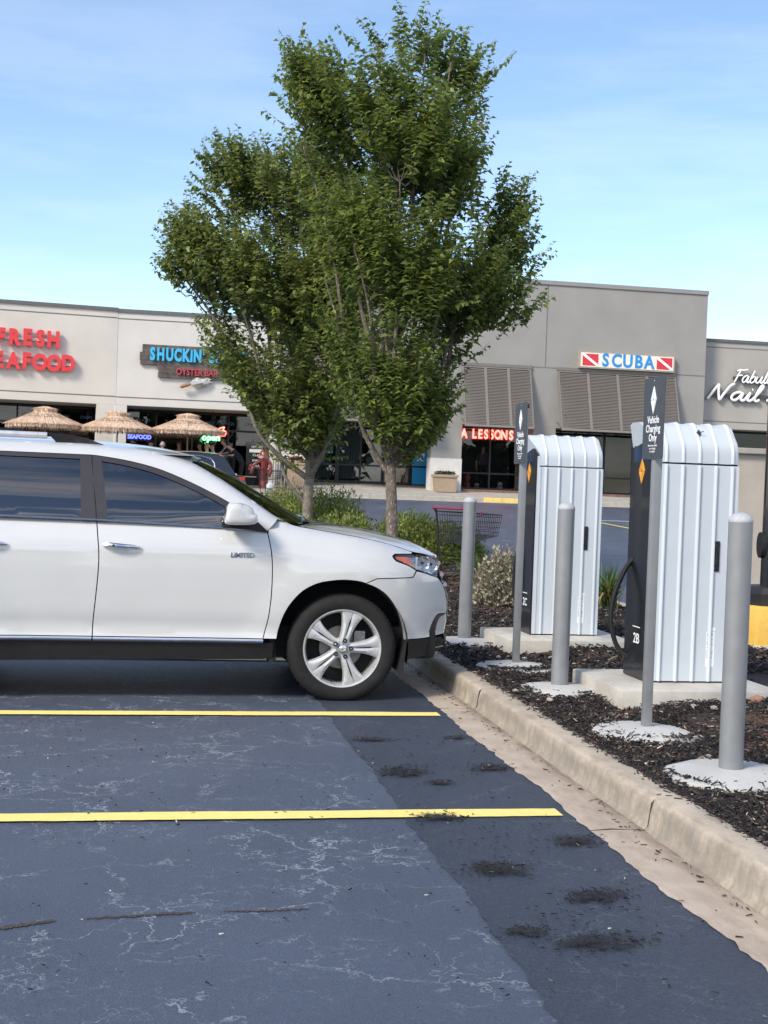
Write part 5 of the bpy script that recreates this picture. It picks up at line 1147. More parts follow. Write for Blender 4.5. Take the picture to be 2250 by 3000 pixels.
# --- louvred shutters, hinged at the top and propped out
def shutter(x0, x1, n, label, zt=6.28, zb_=3.90, yt=48.90, yb=48.12, nsl=37):
    t = thing('louvred_shutter', ((x0 + x1) / 2, yt, zb_), label, 'shutter', 'louvred shutters on the grey tower')
    d = Vector((0, yb - yt, zb_ - zt)); L_ = d.length; d.normalize(); ang = math.atan2(d.y, -d.z)   # tilt about X
    w = (x1 - x0) / n; sl = None
    O('hinge_rail', MB().box(x0 - .03, x1 + .03, yt - .05, 48.949, zt, zt + .12), M_SHUT, t)
    for i in range(n):
        a = x0 + w * i
        def bar(xa, xb, u0, u1, th):
            v = []
            for u in (u0, u1):
                for xx in (xa, xb):
                    for k in (-th, th):
                        v.append((xx, yt + d.y * u + k * d.z * -1, zt + d.z * u + k * d.y))
            return v
        fb = MB(); F6 = [(0, 1, 3, 2), (4, 6, 7, 5), (0, 4, 5, 1), (2, 3, 7, 6), (0, 2, 6, 4), (1, 5, 7, 3)]
        for xa, xb, u0, u1 in ((a, a + .055, 0, L_), (a + w - .055, a + w, 0, L_), (a + .055, a + w - .055, 0, .08), (a + .055, a + w - .055, L_ - .09, L_)): fb.add(bar(xa, xb, u0, u1, .026), F6)
        fr = O('louvre_panel', fb, M_SHUT, t)
        if sl is None: sl = MB().box(-w / 2 + .056, w / 2 - .056, -.006, .006, -.036, .036).mesh('slat', M_SHUT)
        for k in range(nsl):
            u = .10 + (L_ - .22) * (k + .5) / nsl
            o = link('slat', sl, fr, (a + w / 2, yt + d.y * u, zt + d.z * u)); o.rotation_euler = (radians(-52), 0, 0)
    for x in (x0 + .05, x1 - .05): O('prop_arm', MB().tube([(x, yb + .1, zb_ + .25), (x, 48.95, zb_ + .35)], .016, 6), M_SHUT, t)
shutter(11.75, 14.50, 3, 'three panel louvred shutter above the red neon window')
shutter(15.60, 20.48, 4, 'four panel louvred shutter under the SCUBA sign')
shutter(6.0, 10.45, 4, 'louvred shutter over the mail shop, half hidden by the trees')

# --- signs
M_REDL = P('red_letter_face', (.70, .03, .035), .35, var=.04, coat=.3); M_BLUL = emis('blue_letter_face', (.05, .50, .85), .35); M_WBAR = P('white_raceway', (.62, .61, .62), .6, var=.05)
fs = thing('seafood_sign', (-1.33, 48.97, 5.0), 'red block letters reading FRESH SEAFOOD on the left wing', 'sign')
def letters(s, xs, z, size, mat, parent, y, sx=1, off=.042, ext=.06, name='letter', jig=.0):
    for ch, x in zip(s, xs):
        o = text(name, ch, size, mat, parent, (x, y, z + random.uniform(-jig, jig)), sx=sx, ext=ext, offset=off); o['label'] = None or ''; del o['label']
letters('FRESH', (-5.44, -4.98, -4.52, -4.07, -3.61), 6.36, .78, M_REDL, fs, 48.86, .80, jig=.02)
letters('SEAFOOD', (-6.02, -5.50, -4.99, -4.53, -4.06, -3.57, -3.07), 5.51, .78, M_REDL, fs, 48.86, .82, jig=.02)
O('raceway', MB().box(-5.6, -3.45, 48.90, 48.99, 6.30, 6.40), M_WBAR, fs); O('raceway', MB().box(-6.2, -2.9, 48.90, 48.99, 5.46, 5.56), M_WBAR, fs)
fs.rotation_euler = (0, 0, radians(6.5))
ss = thing('oyster_bar_sign', (1.6, 48.95, 5.2), 'grey wooden plank sign with blue and red lettering beside the tree', 'sign')
M_PLK = P('weathered_plank', (.105, .088, .078), .9, var=.4, scale=5, bump=.5, bscale=30)
for x0, x1, z0, z1 in ((-.40, 3.5, 6.29, 6.43), (-.40, 3.4, 6.145, 6.285), (-.49, 3.6, 5.99, 6.14), (-.49, 3.55, 5.84, 5.985), (-.47, 3.5, 5.685, 5.835), (.17, 2.9, 5.53, 5.68), (.20, 2.85, 5.385, 5.525), (.19, 2.8, 5.235, 5.38)):
    O('plank', MB().rbox(x0, x1, 48.90, 48.99, z0, z1, .006), M_PLK, ss)
letters("SHUCKiN' SHACK", (-.03, .27, .60, .90, 1.19, 1.40, 1.62, 1.84, 2.0, 2.15, 2.42, 2.70, 2.98, 3.24), 6.06, .62, M_BLUL, ss, 48.84, .62, .03, .035)
text('lettering', 'OYSTER BAR', .34, P('dull_red_letter', (.42, .05, .07), .5), ss, (1.62, 48.86, 5.46), sx=.8, ext=.03, offset=.008)
ok = O('oyster_shell', MB().grid(lambda u, v: (1.42 + .72 * v + .05 * sin(u * 7), 48.88 - .07 * sin(pi * u) * sin(pi * v) - .01 * sin(v * 40) * u, 5.06 + .10 * v + (.06 + .13 * sin(pi * min(v * 1.1, 1)) ** .7) * (2 * u - 1) + .05 * sin(v * 9) * u), 12, 24), P('oyster_grey', (.42, .42, .38), .5, var=.35, scale=9), ss, smooth=True)
O('knife_blade', MB().prism([(1.35, 4.99), (1.80, 5.08), (1.84, 5.12), (1.78, 5.15), (1.36, 5.07)], 48.76, 48.79), M_ALU, ss)
O('knife_handle', MB().tube([(1.02, 48.80, 4.91), (1.10, 48.79, 4.94), (1.28, 48.78, 4.99), (1.40, 48.78, 5.03)], [.05, .075, .06, .045], 10), P('knife_wood', (.30, .15, .06), .5, var=.2, scale=20), ss, smooth=True)
sc = thing('scuba_sign', (18.4, 48.9, 6.4), 'long cream box sign reading SCUBA between two red dive flags', 'sign')
O('box', MB().box(16.40, 20.36, 48.72, 48.945, 6.41, 7.07), P('sign_box_frame', (.35, .30, .24), .5, var=.1), sc)
face = O('face', MB().box(16.46, 20.30, 48.705, 48.721, 6.465, 7.015), P('sign_face_cream', (.80, .74, .62), .4, var=.03), sc)
M_FLAG = P('flag_red', (.62, .03, .05), .4, var=.04)
for xa in (16.53, 19.60):
    fl = O('dive_flag', MB().box(xa, xa + .64, 48.697, 48.7049, 6.51, 6.97), M_FLAG, sc)
    O('flag_stripe', MB().prism([(xa, 6.97), (xa, 6.90), (xa + .56, 6.51), (xa + .64, 6.51), (xa + .64, 6.575), (xa + .08, 6.97)], 48.692, 48.6969), M_PRINT, fl)
letters('SCUBA', (17.47, 17.93, 18.39, 18.84, 19.28), 6.735, .70, P('scuba_blue', (.02, .25, .62), .4), sc, 48.70, .86, .024, .004)
# script lettering drawn as strokes
G = {'N': [[(0, 0), (.10, .35), (.22, .8), (.30, 1), (.36, .6), (.46, .15), (.52, 0), (.62, .4), (.78, .95), (.92, 1.12)]],
     'a': [[(.42, .46), (.26, .56), (.06, .40), (.03, .14), (.15, 0), (.30, .12), (.44, .50), (.42, .12), (.50, 0), (.62, .10)]],
     'i': [[(.0, .1), (.14, .54), (.10, .12), (.19, 0), (.31, .10)], [(.17, .74), (.20, .78)]],
     'l': [[(.0, .1), (.20, .60), (.30, .98), (.22, 1.06), (.14, .7), (.09, .15), (.18, 0), (.30, .10)]],
     'F': [[(.02, 0), (.10, .12), (.20, .6), (.28, .98)], [(.0, .88), (.2, 1.0), (.5, .98), (.82, 1.06)], [(.08, .52), (.55, .58)]],
     'b': [[(.18, 1.0), (.08, .5), (.05, .08), (.2, 0), (.38, .15), (.38, .42), (.25, .52), (.10, .35)], [(.38, .4), (.5, .36)]],
     'u': [[(.05, .52), (.03, .15), (.14, 0), (.30, .12), (.42, .52), (.40, .12), (.50, 0), (.60, .10)]],
     'o': [[(.26, .54), (.06, .40), (.04, .12), (.18, 0), (.36, .12), (.38, .42), (.26, .54), (.5, .42)]],
     's': [[(.0, .06), (.22, .56), (.16, .42), (.32, .2), (.22, 0), (.05, .06)], [(.24, .02), (.42, .1)]],
     'S': [[(.62, .88), (.48, 1.02), (.26, .92), (.24, .66), (.48, .42), (.44, .1), (.22, -.02), (.0, .12)]],
     'n': [[(.02, .5), (.04, 0)], [(.05, .3), (.2, .54), (.3, .45), (.28, .1), (.36, 0), (.48, .10)]]}
AD = {'N': .95, 'a': .60, 'i': .30, 'l': .29, 'F': .62, 'b': .48, 'u': .58, 'o': .46, 's': .40, 'S': .68, 'n': .46, ' ': .3}
M_WL = P('white_letter_face', (.82, .82, .82), .4, var=0); M_LSIDE = P('letter_return_dark', (.02, .02, .022), .5)
def script(s, x, z, h, parent, y, th, xs):
    for ch in s:
        if ch != ' ':
            mb = MB()
            for st in G[ch]:
                pts = spline([(p[0] * h * xs + p[1] * h * .30, p[1] * h) for p in st], 6)
                for yy, r_, mi in ((y, th, 0), (y + .05, th * 1.1, 1)):
                    o = len(mb.v); mb.tube([(x + a, yy, z + c) for a, c in pts], r_, 8, mi)
                    for i in range(o, len(mb.v)): v = mb.v[i]; mb.v[i] = (v[0], yy + (v[1] - yy) * .45, v[2])
            O('letter', mb, [M_WL, M_LSIDE], parent, smooth=True, ang=180)
        x += AD[ch] * h * xs
ns = thing('nail_shop_sign', (24, 49.55, 5.4), 'white brush script lettering reading Fabulous Nail on dark backing', 'sign')
script('Fabulous', 23.22, 6.24, .50, ns, 49.44, .036, 1.1); script('Nail Salon', 22.10, 5.50, .60, ns, 49.44, .058, 1.75)
O('raceway', MB().box(23.25, 25.3, 49.50, 49.598, 6.35, 6.47), P('raceway_dark', (.06, .06, .06), .6), ns); O('raceway', MB().box(22.3, 26.2, 49.50, 49.598, 5.62, 5.76), P('raceway_dark', (.06, .06, .06), .6), ns)
# --- neon and window lettering
M_NR = emis('neon_red', (1.0, .09, .06), 9); M_NG = emis('neon_green', (.12, 1.0, .22), 6); M_NB = emis('neon_blue', (.15, .2, 1.0), 1.6)
nl = thing('neon_lessons_sign', (13.2, 50.3, 3.5), 'glowing red neon letters A LESSONS in the scuba shop window', 'neon sign')
for ch, x in zip('A LESSONS', (12.28, 0, 12.70, 12.94, 13.18, 13.42, 13.67, 13.93, 14.22)):
    if ch != ' ': text('neon_tube', ch, .50, M_NR, nl, (x, 50.35, 3.70), sx=.74, outline=.015)
    if ch != ' ': text('neon_tube', ch, .50, M_NR, nl, (x, 50.36, 3.70), sx=.62, outline=.007, offset=-.03)
O('backing', MB().box(12.05, 14.42, 50.40, 50.42, 3.48, 3.92), P('neon_backing', (.10, .01, .012), .5, var=.1), nl)
no = thing('neon_open_sign', (2.3, 51, 3.0), 'green neon open sign with a red neon shellfish beside the third umbrella', 'neon sign')
text('neon_tube', 'open', .34, M_NG, no, (2.28, 50.2, 3.12), sx=1.0, outline=.010)
O('neon_outline', MB().tube(spline([(2.50, 50.2, 3.28), (2.62, 50.2, 3.20), (2.80, 50.2, 3.22), (2.84, 50.2, 3.36), (2.72, 50.2, 3.44), (2.78, 50.2, 3.54), (2.62, 50.2, 3.50), (2.52, 50.2, 3.40), (2.60, 50.2, 3.30), (2.74, 50.2, 3.30), (2.70, 50.2, 3.38)], 5), .014, 6), M_NR, no, smooth=True)
O('bracket', MB().box(2.05, 2.9, 50.22, 50.24, 3.02, 3.06), M_MUL, no); O('hanger', MB().box(2.3, 2.32, 50.22, 50.24, 3.06, 4.15), M_MUL, no)
nb = thing('neon_seafood_sign', (-.5, 50.2, 2.95), 'small blue neon word SEAFOOD under the middle umbrella edge', 'neon sign')
text('neon_tube', 'SEAFOOD', .22, M_NB, nb, (-.42, 50.2, 3.03), sx=.9, outline=.008); O('hanger', MB().box(-.45, -.43, 50.22, 50.24, 3.0, 4.15), M_MUL, nb)
M_WTXT = P('window_print_blue', (.10, .16, .34), .5, var=0); M_WTW = P('window_print_white', (.7, .74, .76), .5, var=0); M_TEAL = P('window_vinyl_teal', (.02, .20, .27), .5, var=.05)
for s_, x in (('CLAMS', -.3), ('PLATTERS', .9), ('SEAFOOD', 2.0), ('WINGS', 2.95), ('CHIPS', 3.85)): text('window_lettering', s_, .17, M_WTXT, raw, (x, 51.38, 3.72), ext=.002)
for s_, x in (('CLAMS', -6.2), ('PLATTERS', -4.2), ('FISH', -3.0), ('CHIPS', -2.2)): text('window_lettering', s_, .17, M_WTXT, wing, (x, 51.38, 3.72), ext=.002)
br = O('menu_poster', MB().box(-5.9, -4.6, 51.33, 51.35, 2.1, 3.2), P('poster_dark', (.03, .035, .05), .6), wing); text('poster_lettering', 'BRUNCH\n11AM-2PM', .28, M_WTW, br, (-5.25, 51.325, 2.65), ext=.002)
for s_, z in (('MAILBOXES', 3.13), ('PACKING &', 2.97), ('SHIPPING', 2.80)):
    O('vinyl_strip', MB().box(6.35, 7.18, 51.385, 51.392, z - .07, z + .07), M_TEAL, tower); text('window_lettering', s_, .14, M_WTW, tower, (6.78, 51.38, z), sx=.9, ext=.002, offset=.002)
for s_, z in (('SHREDDING', 3.12), ('FAXING', 2.96), ('SCANNING', 2.80)):
    O('vinyl_strip', MB().box(9.55, 10.38, 51.385, 51.392, z - .07, z + .07), M_TEAL, tower); text('window_lettering', s_, .14, M_WTW, tower, (9.97, 51.38, z), sx=.9, ext=.002, offset=.002)
bp_ = O('blue_panel', MB().box(10.42, 11.03, 51.30, 51.34, 1.62, 4.0), P('panel_blue', (.01, .26, .52), .4, var=.03), tower)
text('panel_lettering', 'Mailboxes', .13, M_WTW, bp_, (10.73, 51.298, 3.15), ext=.002)
ic = O('storefront_icon', MB().box(10.60, 10.88, 51.290, 51.299, 2.56, 2.60).box(10.60, 10.63, 51.290, 51.299, 2.60, 2.80).box(10.85, 10.88, 51.290, 51.299, 2.60, 2.80).prism([(10.57, 2.80), (10.91, 2.80), (10.87, 2.97), (10.61, 2.97)], 51.288, 51.299).box(10.70, 10.78, 51.290, 51.299, 2.60, 2.72), M_WTW, bp_)
O('panel_rail', MB().box(9.2, 11.06, 51.26, 51.299, 2.30, 2.36), M_MUL, tower)
for k in range(9): O('blind_slat', MB().prism([(7.45 + k * .105, 1.75), (7.53 + k * .105, 1.75), (7.53 + k * .105, 3.9), (7.45 + k * .105, 3.9)], 51.9, 51.92), P('blind_cloth', (.45, .44, .43), .9, var=.1), tower)
for k in range(7): O('blind_slat', MB().prism([(6.4 + k * .12, 1.75), (6.49 + k * .12, 1.75), (6.49 + k * .12, 2.7), (6.4 + k * .12, 2.7)], 51.9, 51.92), P('blind_cloth', (.45, .44, .43), .9, var=.1), tower)
kio = thing('white_kiosk', (9.0, 52.4, 1.6), 'white copier machine standing inside the mail shop door', 'copier'); O('cabinet', MB().rbox(8.65, 9.35, 52.1, 52.7, 1.6, 2.65, .03), P('appliance_white', (.6, .6, .6), .5), kio); O('screen', MB().box(8.9, 9.15, 52.08, 52.099, 2.42, 2.56), M_GBLK, kio)
cnt = thing('wood_counter', (10.0, 52.6, 1.6), 'brown wooden counter inside the mail shop', 'counter'); O('front', MB().box(9.4, 10.9, 52.9, 53.5, 1.6, 2.6), P('counter_wood', (.26, .13, .06), .6, var=.25, scale=4), cnt); O('top', MB().rbox(9.35, 10.95, 52.85, 53.55, 2.6, 2.66, .01), P('counter_top_dark', (.06, .04, .03), .4), cnt)
# ================================================================== PATIO, PEOPLE, SMALL THINGS BY THE SHOPS
def zw(y): return float(np.interp(y, [46, 49, 51.6], [1.2, 1.405, 1.585]))   # sidewalk height
# --- thatched umbrellas
M_TH = attr_mat('thatch_straw', .9, .15, .15); M_POLE = P('bamboo_pole', (.35, .22, .12), .6, var=.2, scale=6)
def thatch(seed):
    r = np.random.default_rng(seed); V = []; F_ = []; C = []; o = 0
    def ring(z0, r0, z1, r1, n, l, hang):
        nonlocal o
        for k in range(n):
            a = r.uniform(0, 2 * pi); q = r.uniform(0, 1); rr = r0 + (r1 - r0) * q; zz = z0 + (z1 - z0) * q + r.uniform(-.012, .02)
            d = np.array([cos(a), sin(a), 0]); s = np.array([-sin(a), cos(a), 0]); sl = (z1 - z0) / (r1 - r0)
            p0 = d * rr + np.array([0, 0, zz]); dr = unit(d * (1 - hang) + np.array([0, 0, sl * (1 - hang) - hang]) + s * r.normal(0, .12)); L_ = l * r.uniform(.6, 1.2)
            p1 = p0 + dr * L_; w = s * r.uniform(.006, .014); c = np.array((.78, .60, .45)) * r.uniform(.6, 1.25)
            V.extend([p0 - w, p0 + w, p1 + w * .5, p1 - w * .5]); C.extend([c] * 4); F_.append((o, o + 1, o + 2, o + 3)); o += 4
    for i in range(5):
        f0, f1 = i / 5, (i + 1) / 5; ring(.44 - .42 * f0 ** .9, .34 + .96 * f0, .44 - .42 * f1 ** .9 + .02, .34 + .96 * f1, 900 + 350 * i, .17, .15)
    ring(.03, 1.26, .0, 1.33, 1500, .15, .85); ring(.62, .05, .56, .36, 700, .15, .1); ring(.56, .34, .54, .40, 480, .13, .8)
    return np_mesh('canopy', np.array(V), np.array(F_), M_TH, np.array(C))
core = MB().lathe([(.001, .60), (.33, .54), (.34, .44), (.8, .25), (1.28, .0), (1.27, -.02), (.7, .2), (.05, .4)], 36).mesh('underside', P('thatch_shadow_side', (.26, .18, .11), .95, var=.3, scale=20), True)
pole = MB().tube([(0, 0, 0), (0, 0, 2.05)], .026, 10).mesh('pole', M_POLE, True); foot = MB().lathe([(.001, .08), (.06, .08), (.26, .05), (.28, 0)], 24).mesh('base', M_CONC, True)
ul = ['thatched umbrella at the far left, above the SUV roof rail', 'thatched umbrella in the middle, in front of the pale column', 'thatched umbrella on the right, beside the green neon open sign']
tl_ = ['round patio table under the left thatched umbrella', 'round patio table under the middle thatched umbrella', 'round patio table under the right thatched umbrella']
ttop = MB().lathe([(.001, .74), (.44, .74), (.455, .725), (.44, .71), (.05, .71)], 28).mesh('table_top', P('table_dark', (.05, .045, .04), .5), True); tleg = MB().lathe([(.04, .71), (.03, .2), (.05, .04), (.25, .02), (.25, 0)], 20).mesh('pedestal', M_MUL, True)
for k, (x, y, zt) in enumerate(((-3.63, 46.6, 3.22), (-1.16, 46.6, 3.18), (1.29, 46.6, 3.20))):
    z = zw(y); u = thing('thatched_umbrella', (x, y, z), ul[k], 'umbrella', 'thatched umbrellas on the patio')
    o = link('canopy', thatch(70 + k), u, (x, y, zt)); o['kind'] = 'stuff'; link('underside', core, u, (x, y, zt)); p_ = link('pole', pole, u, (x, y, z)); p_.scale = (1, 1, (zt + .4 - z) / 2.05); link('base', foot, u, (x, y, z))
    t = thing('patio_table', (x, y, z), tl_[k], 'table', 'patio tables under the umbrellas'); link('table_top', ttop, t, (x, y, z)); link('pedestal', tleg, t, (x, y, z))
# --- people
def skin_mesh(name, J, Ed, mats, assign, sub=2):
    """J {name: (pos, r)}; Ed edges; grown with the Skin modifier"""
    names = list(J); idx = {n_: i for i, n_ in enumerate(names)}
    me = bpy.data.meshes.new(name); me.from_pydata([J[n_][0] for n_ in names], [(idx[a], idx[b]) for a, b in Ed], [])
    ob = bpy.data.objects.new(name, me); COL.objects.link(ob); md = ob.modifiers.new('skin', 'SKIN'); md.use_smooth_shade = True
    for i, n_ in enumerate(names):
        rr = J[n_][1]; sv = me.skin_vertices[0].data[i]; sv.radius = rr if isinstance(rr, tuple) else (rr, rr); sv.use_root = n_ == 'pelvis'
    sb_ = ob.modifiers.new('sub', 'SUBSURF'); sb_.levels = sub; sb_.render_levels = sub
    dg = bpy.context.evaluated_depsgraph_get(); m2 = bpy.data.meshes.new_from_object(ob.evaluated_get(dg)); bpy.data.objects.remove(ob); bpy.data.meshes.remove(me)
    m2.materials.clear()
    for m in mats: m2.materials.append(m)
    P_ = np.array([J[n_][0] for n_ in names])
    nf = len(m2.polygons); Cn = np.empty(nf * 3); m2.polygons.foreach_get('center', Cn); Cn = Cn.reshape(-1, 3); best = np.full(nf, 1e9); mi = np.zeros(nf, np.int32)
    for e in Ed:
        A_, B_ = P_[idx[e[0]]], P_[idx[e[1]]]; ab = B_ - A_; tt = np.clip((Cn - A_) @ ab / (ab @ ab + 1e-9), 0, 1); d_ = np.linalg.norm(Cn - A_ - tt[:, None] * ab, axis=1)
        k_ = d_ < best; best[k_] = d_[k_]; mi[k_] = assign(e)
    m2.polygons.foreach_set('material_index', mi); m2.polygons.foreach_set('use_smooth', np.ones(nf, bool))
    return m2
def seg_d(p, a, b):
    ab = b - a; t = max(0, min(1, float((p - a) @ ab / (ab @ ab + 1e-9)))); return float(np.linalg.norm(p - a - ab * t))
SKINS = [P('skin_light', (.48, .29, .21), .55, var=.08), P('skin_tan', (.34, .19, .125), .55, var=.08)]
def human(loc, rz, pose, shirt, pants, skin, hair, label, name='person', cat='person', lean=0, long_hair=False, arms='table', grp=None, cap=None):
    t = thing(name, loc, label, cat, grp); V3 = lambda x, y, z: (x, y, z)
    hip = .46 if pose == 'sit' else .92; ln = lean; sx_ = sin(ln); cz = cos(ln)
    def up(h, y=0, f=0): return (hip_x + sx_ * h + f, y, hip + cz * h)      # along the spine, x is forward
    hip_x = 0
    J = {'pelvis': ((0, 0, hip), (.13, .155)), 'waist': (up(.20), (.11, .135)), 'chest': (up(.40), (.115, .165)), 'collar': (up(.52), (.075, .10)), 'neck': (up(.585, 0, .01), .052), 'jaw': (up(.655, 0, .035), (.062, .058)), 'head': (up(.74, 0, .025), (.092, .078)), 'crown': (up(.80, 0, .012), (.066, .062)), 'nose': (up(.70, 0, .115), .016)}
    Ed = [('pelvis', 'waist'), ('waist', 'chest'), ('chest', 'collar'), ('collar', 'neck'), ('neck', 'jaw'), ('jaw', 'head'), ('head', 'crown'), ('head', 'nose')]
    for s, n_ in ((-1, 'r'), (1, 'l')):
        J['sho' + n_] = (up(.49, s * .17), .062)
        if arms == 'table': el, wr, hd_ = up(.24, s * .235, .06), up(.26, s * .16, .29), up(.27, s * .13, .36)
        elif arms == 'down': el, wr, hd_ = up(.22, s * .25, -.02), up(-.03, s * .27, .05), up(-.11, s * .265, .07)
        else: el, wr, hd_ = up(.30, s * .25, .16), up(.24, s * .20, .42), up(.23, s * .18, .49)
        J['elb' + n_] = (el, .043); J['wri' + n_] = (wr, .028); J['pal' + n_] = (hd_, (.020, .036))
        Ed += [('chest', 'sho' + n_), ('sho' + n_, 'elb' + n_), ('elb' + n_, 'wri' + n_), ('wri' + n_, 'pal' + n_)]
        wv, hv = Vector(wr), Vector(hd_); d = (hv - wv).normalized(); sd_ = d.cross(Vector((0, 0, 1))).normalized() if abs(d.z) < .9 else Vector((1, 0, 0))
        for q, L_ in ((-1.5, .062), (-.5, .075), (.5, .072), (1.5, .058)):
            f1 = hv + sd_ * q * .019 + d * L_ * .55; f2 = f1 + d * L_ * .45 + Vector((0, 0, -.018)); J['f%s%d' % (n_, int(q * 2))] = (tuple(f1), .0095); J['g%s%d' % (n_, int(q * 2))] = (tuple(f2), .008)
            Ed += [('pal' + n_, 'f%s%d' % (n_, int(q * 2))), ('f%s%d' % (n_, int(q * 2)), 'g%s%d' % (n_, int(q * 2)))]
        th = (wv + hv) / 2 - sd_ * s * .045 + d * .03; J['th' + n_] = (tuple(th), .011); Ed += [('pal' + n_, 'th' + n_)]
        J['hip' + n_] = ((0, s * .09, hip - .03), .088); Ed += [('pelvis', 'hip' + n_)]
        if pose == 'sit': kn, an, to = (.43, s * .11, hip + .02), (.40, s * .11, .08), (.54, s * .12, .035)
        else: kn, an, to = (.03, s * .10, .50), (-.02 + .06 * s, s * .11, .085), (.13 + .06 * s, s * .12, .035)
        J['kne' + n_] = (kn, .062); J['ank' + n_] = (an, .042); J['toe' + n_] = (to, (.035, .045)); Ed += [('hip' + n_, 'kne' + n_), ('kne' + n_, 'ank' + n_), ('ank' + n_, 'toe' + n_)]
    def assign(e):
        k = e[1]
        if k in ('waist', 'chest', 'collar') or k[:3] in ('sho', 'elb'): return 1
        if k[:3] in ('hip', 'kne', 'ank'): return 2
        if k[:3] == 'toe': return 3
        return 0
    me = skin_mesh('body', J, Ed, [skin, shirt, pants, M_GBLK], assign)
    def put(nm, m_, p=t): o = bpy.data.objects.new(nm, m_); COL.objects.link(o); o.parent = p; return o
    bo = put('body', me); hc_ = Vector(up(.755, 0, .008))
    # hair as a cap with a ragged edge
    mb = MB(); n_ = 20
    for i in range(9):
        e = pi / 2 - i * (1.75 if long_hair else 1.35) / 8
        for k in range(n_):
            a = 2 * pi * k / n_; fr = max(0, cos(a)); ee = max(e, .42 * fr + (-.9 if long_hair else -.35) * (1 - fr)) ; rr = 1 + .05 * sin(5 * a + i) + .03 * sin(11 * a)
            mb.v.append((hc_.x - .006 + .108 * cos(ee) * cos(a) * rr, hc_.y + .094 * cos(ee) * sin(a) * rr, hc_.z + .118 * sin(ee) * rr))
    mb.f = [(i * n_ + k, i * n_ + (k + 1) % n_, (i + 1) * n_ + (k + 1) % n_, (i + 1) * n_ + k) for i in range(8) for k in range(n_)] + [tuple(range(n_))]; mb.mi = [0] * len(mb.f)
    put('hair', mb.mesh('hair', hair, True, 180))
    for s in (-1, 1):
        put('eye', MB().lathe([(.001, .006), (.007, .004), (.009, 0), (.001, -.004)], 10, 'X', tuple(Vector(up(.735, s * .032, .108)))).mesh('eye', M_GBLK, True)); put('ear', MB().lathe([(.001, .008), (.018, .006), (.022, 0), (.001, -.008)], 10, 'Y', tuple(Vector(up(.715, s * .084, .0)))).mesh('ear', skin, True))
    put('mouth', MB().tube([tuple(Vector(up(.665, s * .022, .092 - abs(s) * .006))) for s in (-1, 0, 1)], .005, 6).mesh('mouth', P('lip', (.28, .10, .08), .5)))
    if pose == 'sit':
        ch = thing('patio_chair', loc, 'dark patio chair under the person: ' + label, 'chair', 'patio chairs')
    t.rotation_euler = (0, 0, rz); return t
chs = MB().rbox(-.22, .22, -.22, .22, .33, .37, .01).mesh('seat', M_MUL); chb = MB().rbox(-.24, -.20, -.21, .21, .42, .80, .01).mesh('backrest', M_MUL); chl = MB().box(-.015, .015, -.015, .015, -.24, .33).mesh('leg', M_MUL)
def cloth(n_, c): return P('cloth_' + n_, c, .85, var=.15, scale=12)
H_BR, H_GR, H_BL, H_BK = P('hair_brown', (.05, .03, .02), .6, var=.3, scale=60), P('hair_grey', (.35, .34, .33), .6, var=.2, scale=60), P('hair_blond', (.38, .25, .12), .6, var=.2, scale=60), P('hair_black', (.012, .011, .011), .5, var=.3, scale=60)
BLK = cloth('black', (.012, .012, .014)); DEN = cloth('denim', (.05, .07, .12))
ppl = [((.05, 47.2), 200, cloth('navy', (.03, .035, .06)), H_BR, 0, False, 'person with short brown hair in navy, seated leftmost at the patio'),
       ((.42, 46.1), 100, cloth('grey', (.20, .20, .21)), H_GR, 0, True, 'grey haired person in grey seated second from the left'),
       ((1.02, 47.5), 260, cloth('charcoal', (.06, .06, .065)), H_BR, 1, False, 'person in charcoal seated beside the right umbrella pole'),
       ((1.78, 47.3), 190, cloth('coral', (.55, .14, .11)), H_BR, 1, False, 'person in a coral shirt seated right of the umbrella pole'),
       ((1.98, 46.2), 120, cloth('tan', (.34, .25, .16)), H_BL, 0, True, 'blond person in tan seated nearest the street'),
       ((2.22, 46.9), 190, cloth('white', (.72, .74, .78)), H_BR, 0, False, 'person in a white shirt seated rightmost at the patio')]
for (x, y), rz, sh, hr, sk, lg, lab in ppl:
    z = zw(y) + .24; human((x, y, z), radians(rz), 'sit', sh, DEN, SKINS[sk], hr, lab, long_hair=lg, grp='diners at the patio')
    ch = bpy.data.objects[[o.name for o in COL.objects if o.name.startswith('patio_chair')][-1]]
for ch in [o for o in COL.objects if o.name.startswith('patio_chair')]:
    for nm, m_, l in (('seat', chs, (0, 0, 0)), ('backrest', chb, (0, 0, 0)), ('leg', chl, (.19, .19, 0)), ('leg', chl, (.19, -.19, 0)), ('leg', chl, (-.19, .19, 0)), ('leg', chl, (-.19, -.19, 0))):
        o = bpy.data.objects.new(nm, m_); COL.objects.link(o); o.parent = ch; o.location = l
cl = ['leftmost at the patio', 'second from the left', 'beside the umbrella pole', 'right of the umbrella pole', 'nearest the street', 'rightmost at the patio']
for ch, (q, rz, *_), w in zip([o for o in COL.objects if o.name.startswith('patio_chair')], ppl, cl): ch.rotation_euler = (0, 0, radians(rz)); ch['label'] = 'dark patio chair of the diner seated ' + w
human((2.98, 48.0, zw(48.0)), radians(205), 'stand', BLK, BLK, SKINS[1], H_BK, 'bearded server in black leaning over the patio table', lean=.55, arms='fwd', grp='servers in black')
human((3.28, 47.2, zw(47.2)), radians(190), 'stand', BLK, BLK, SKINS[0], H_BR, 'server in black bending forward beside the menu board', lean=.75, arms='fwd', grp='servers in black')
human((13.25, 51.0, 1.53), radians(-90), 'stand', cloth('slate', (.05, .055, .075)), BLK, SKINS[0], H_BR, 'display mannequin in dark clothes in the scuba shop window', name='mannequin', cat='mannequin', arms='down')
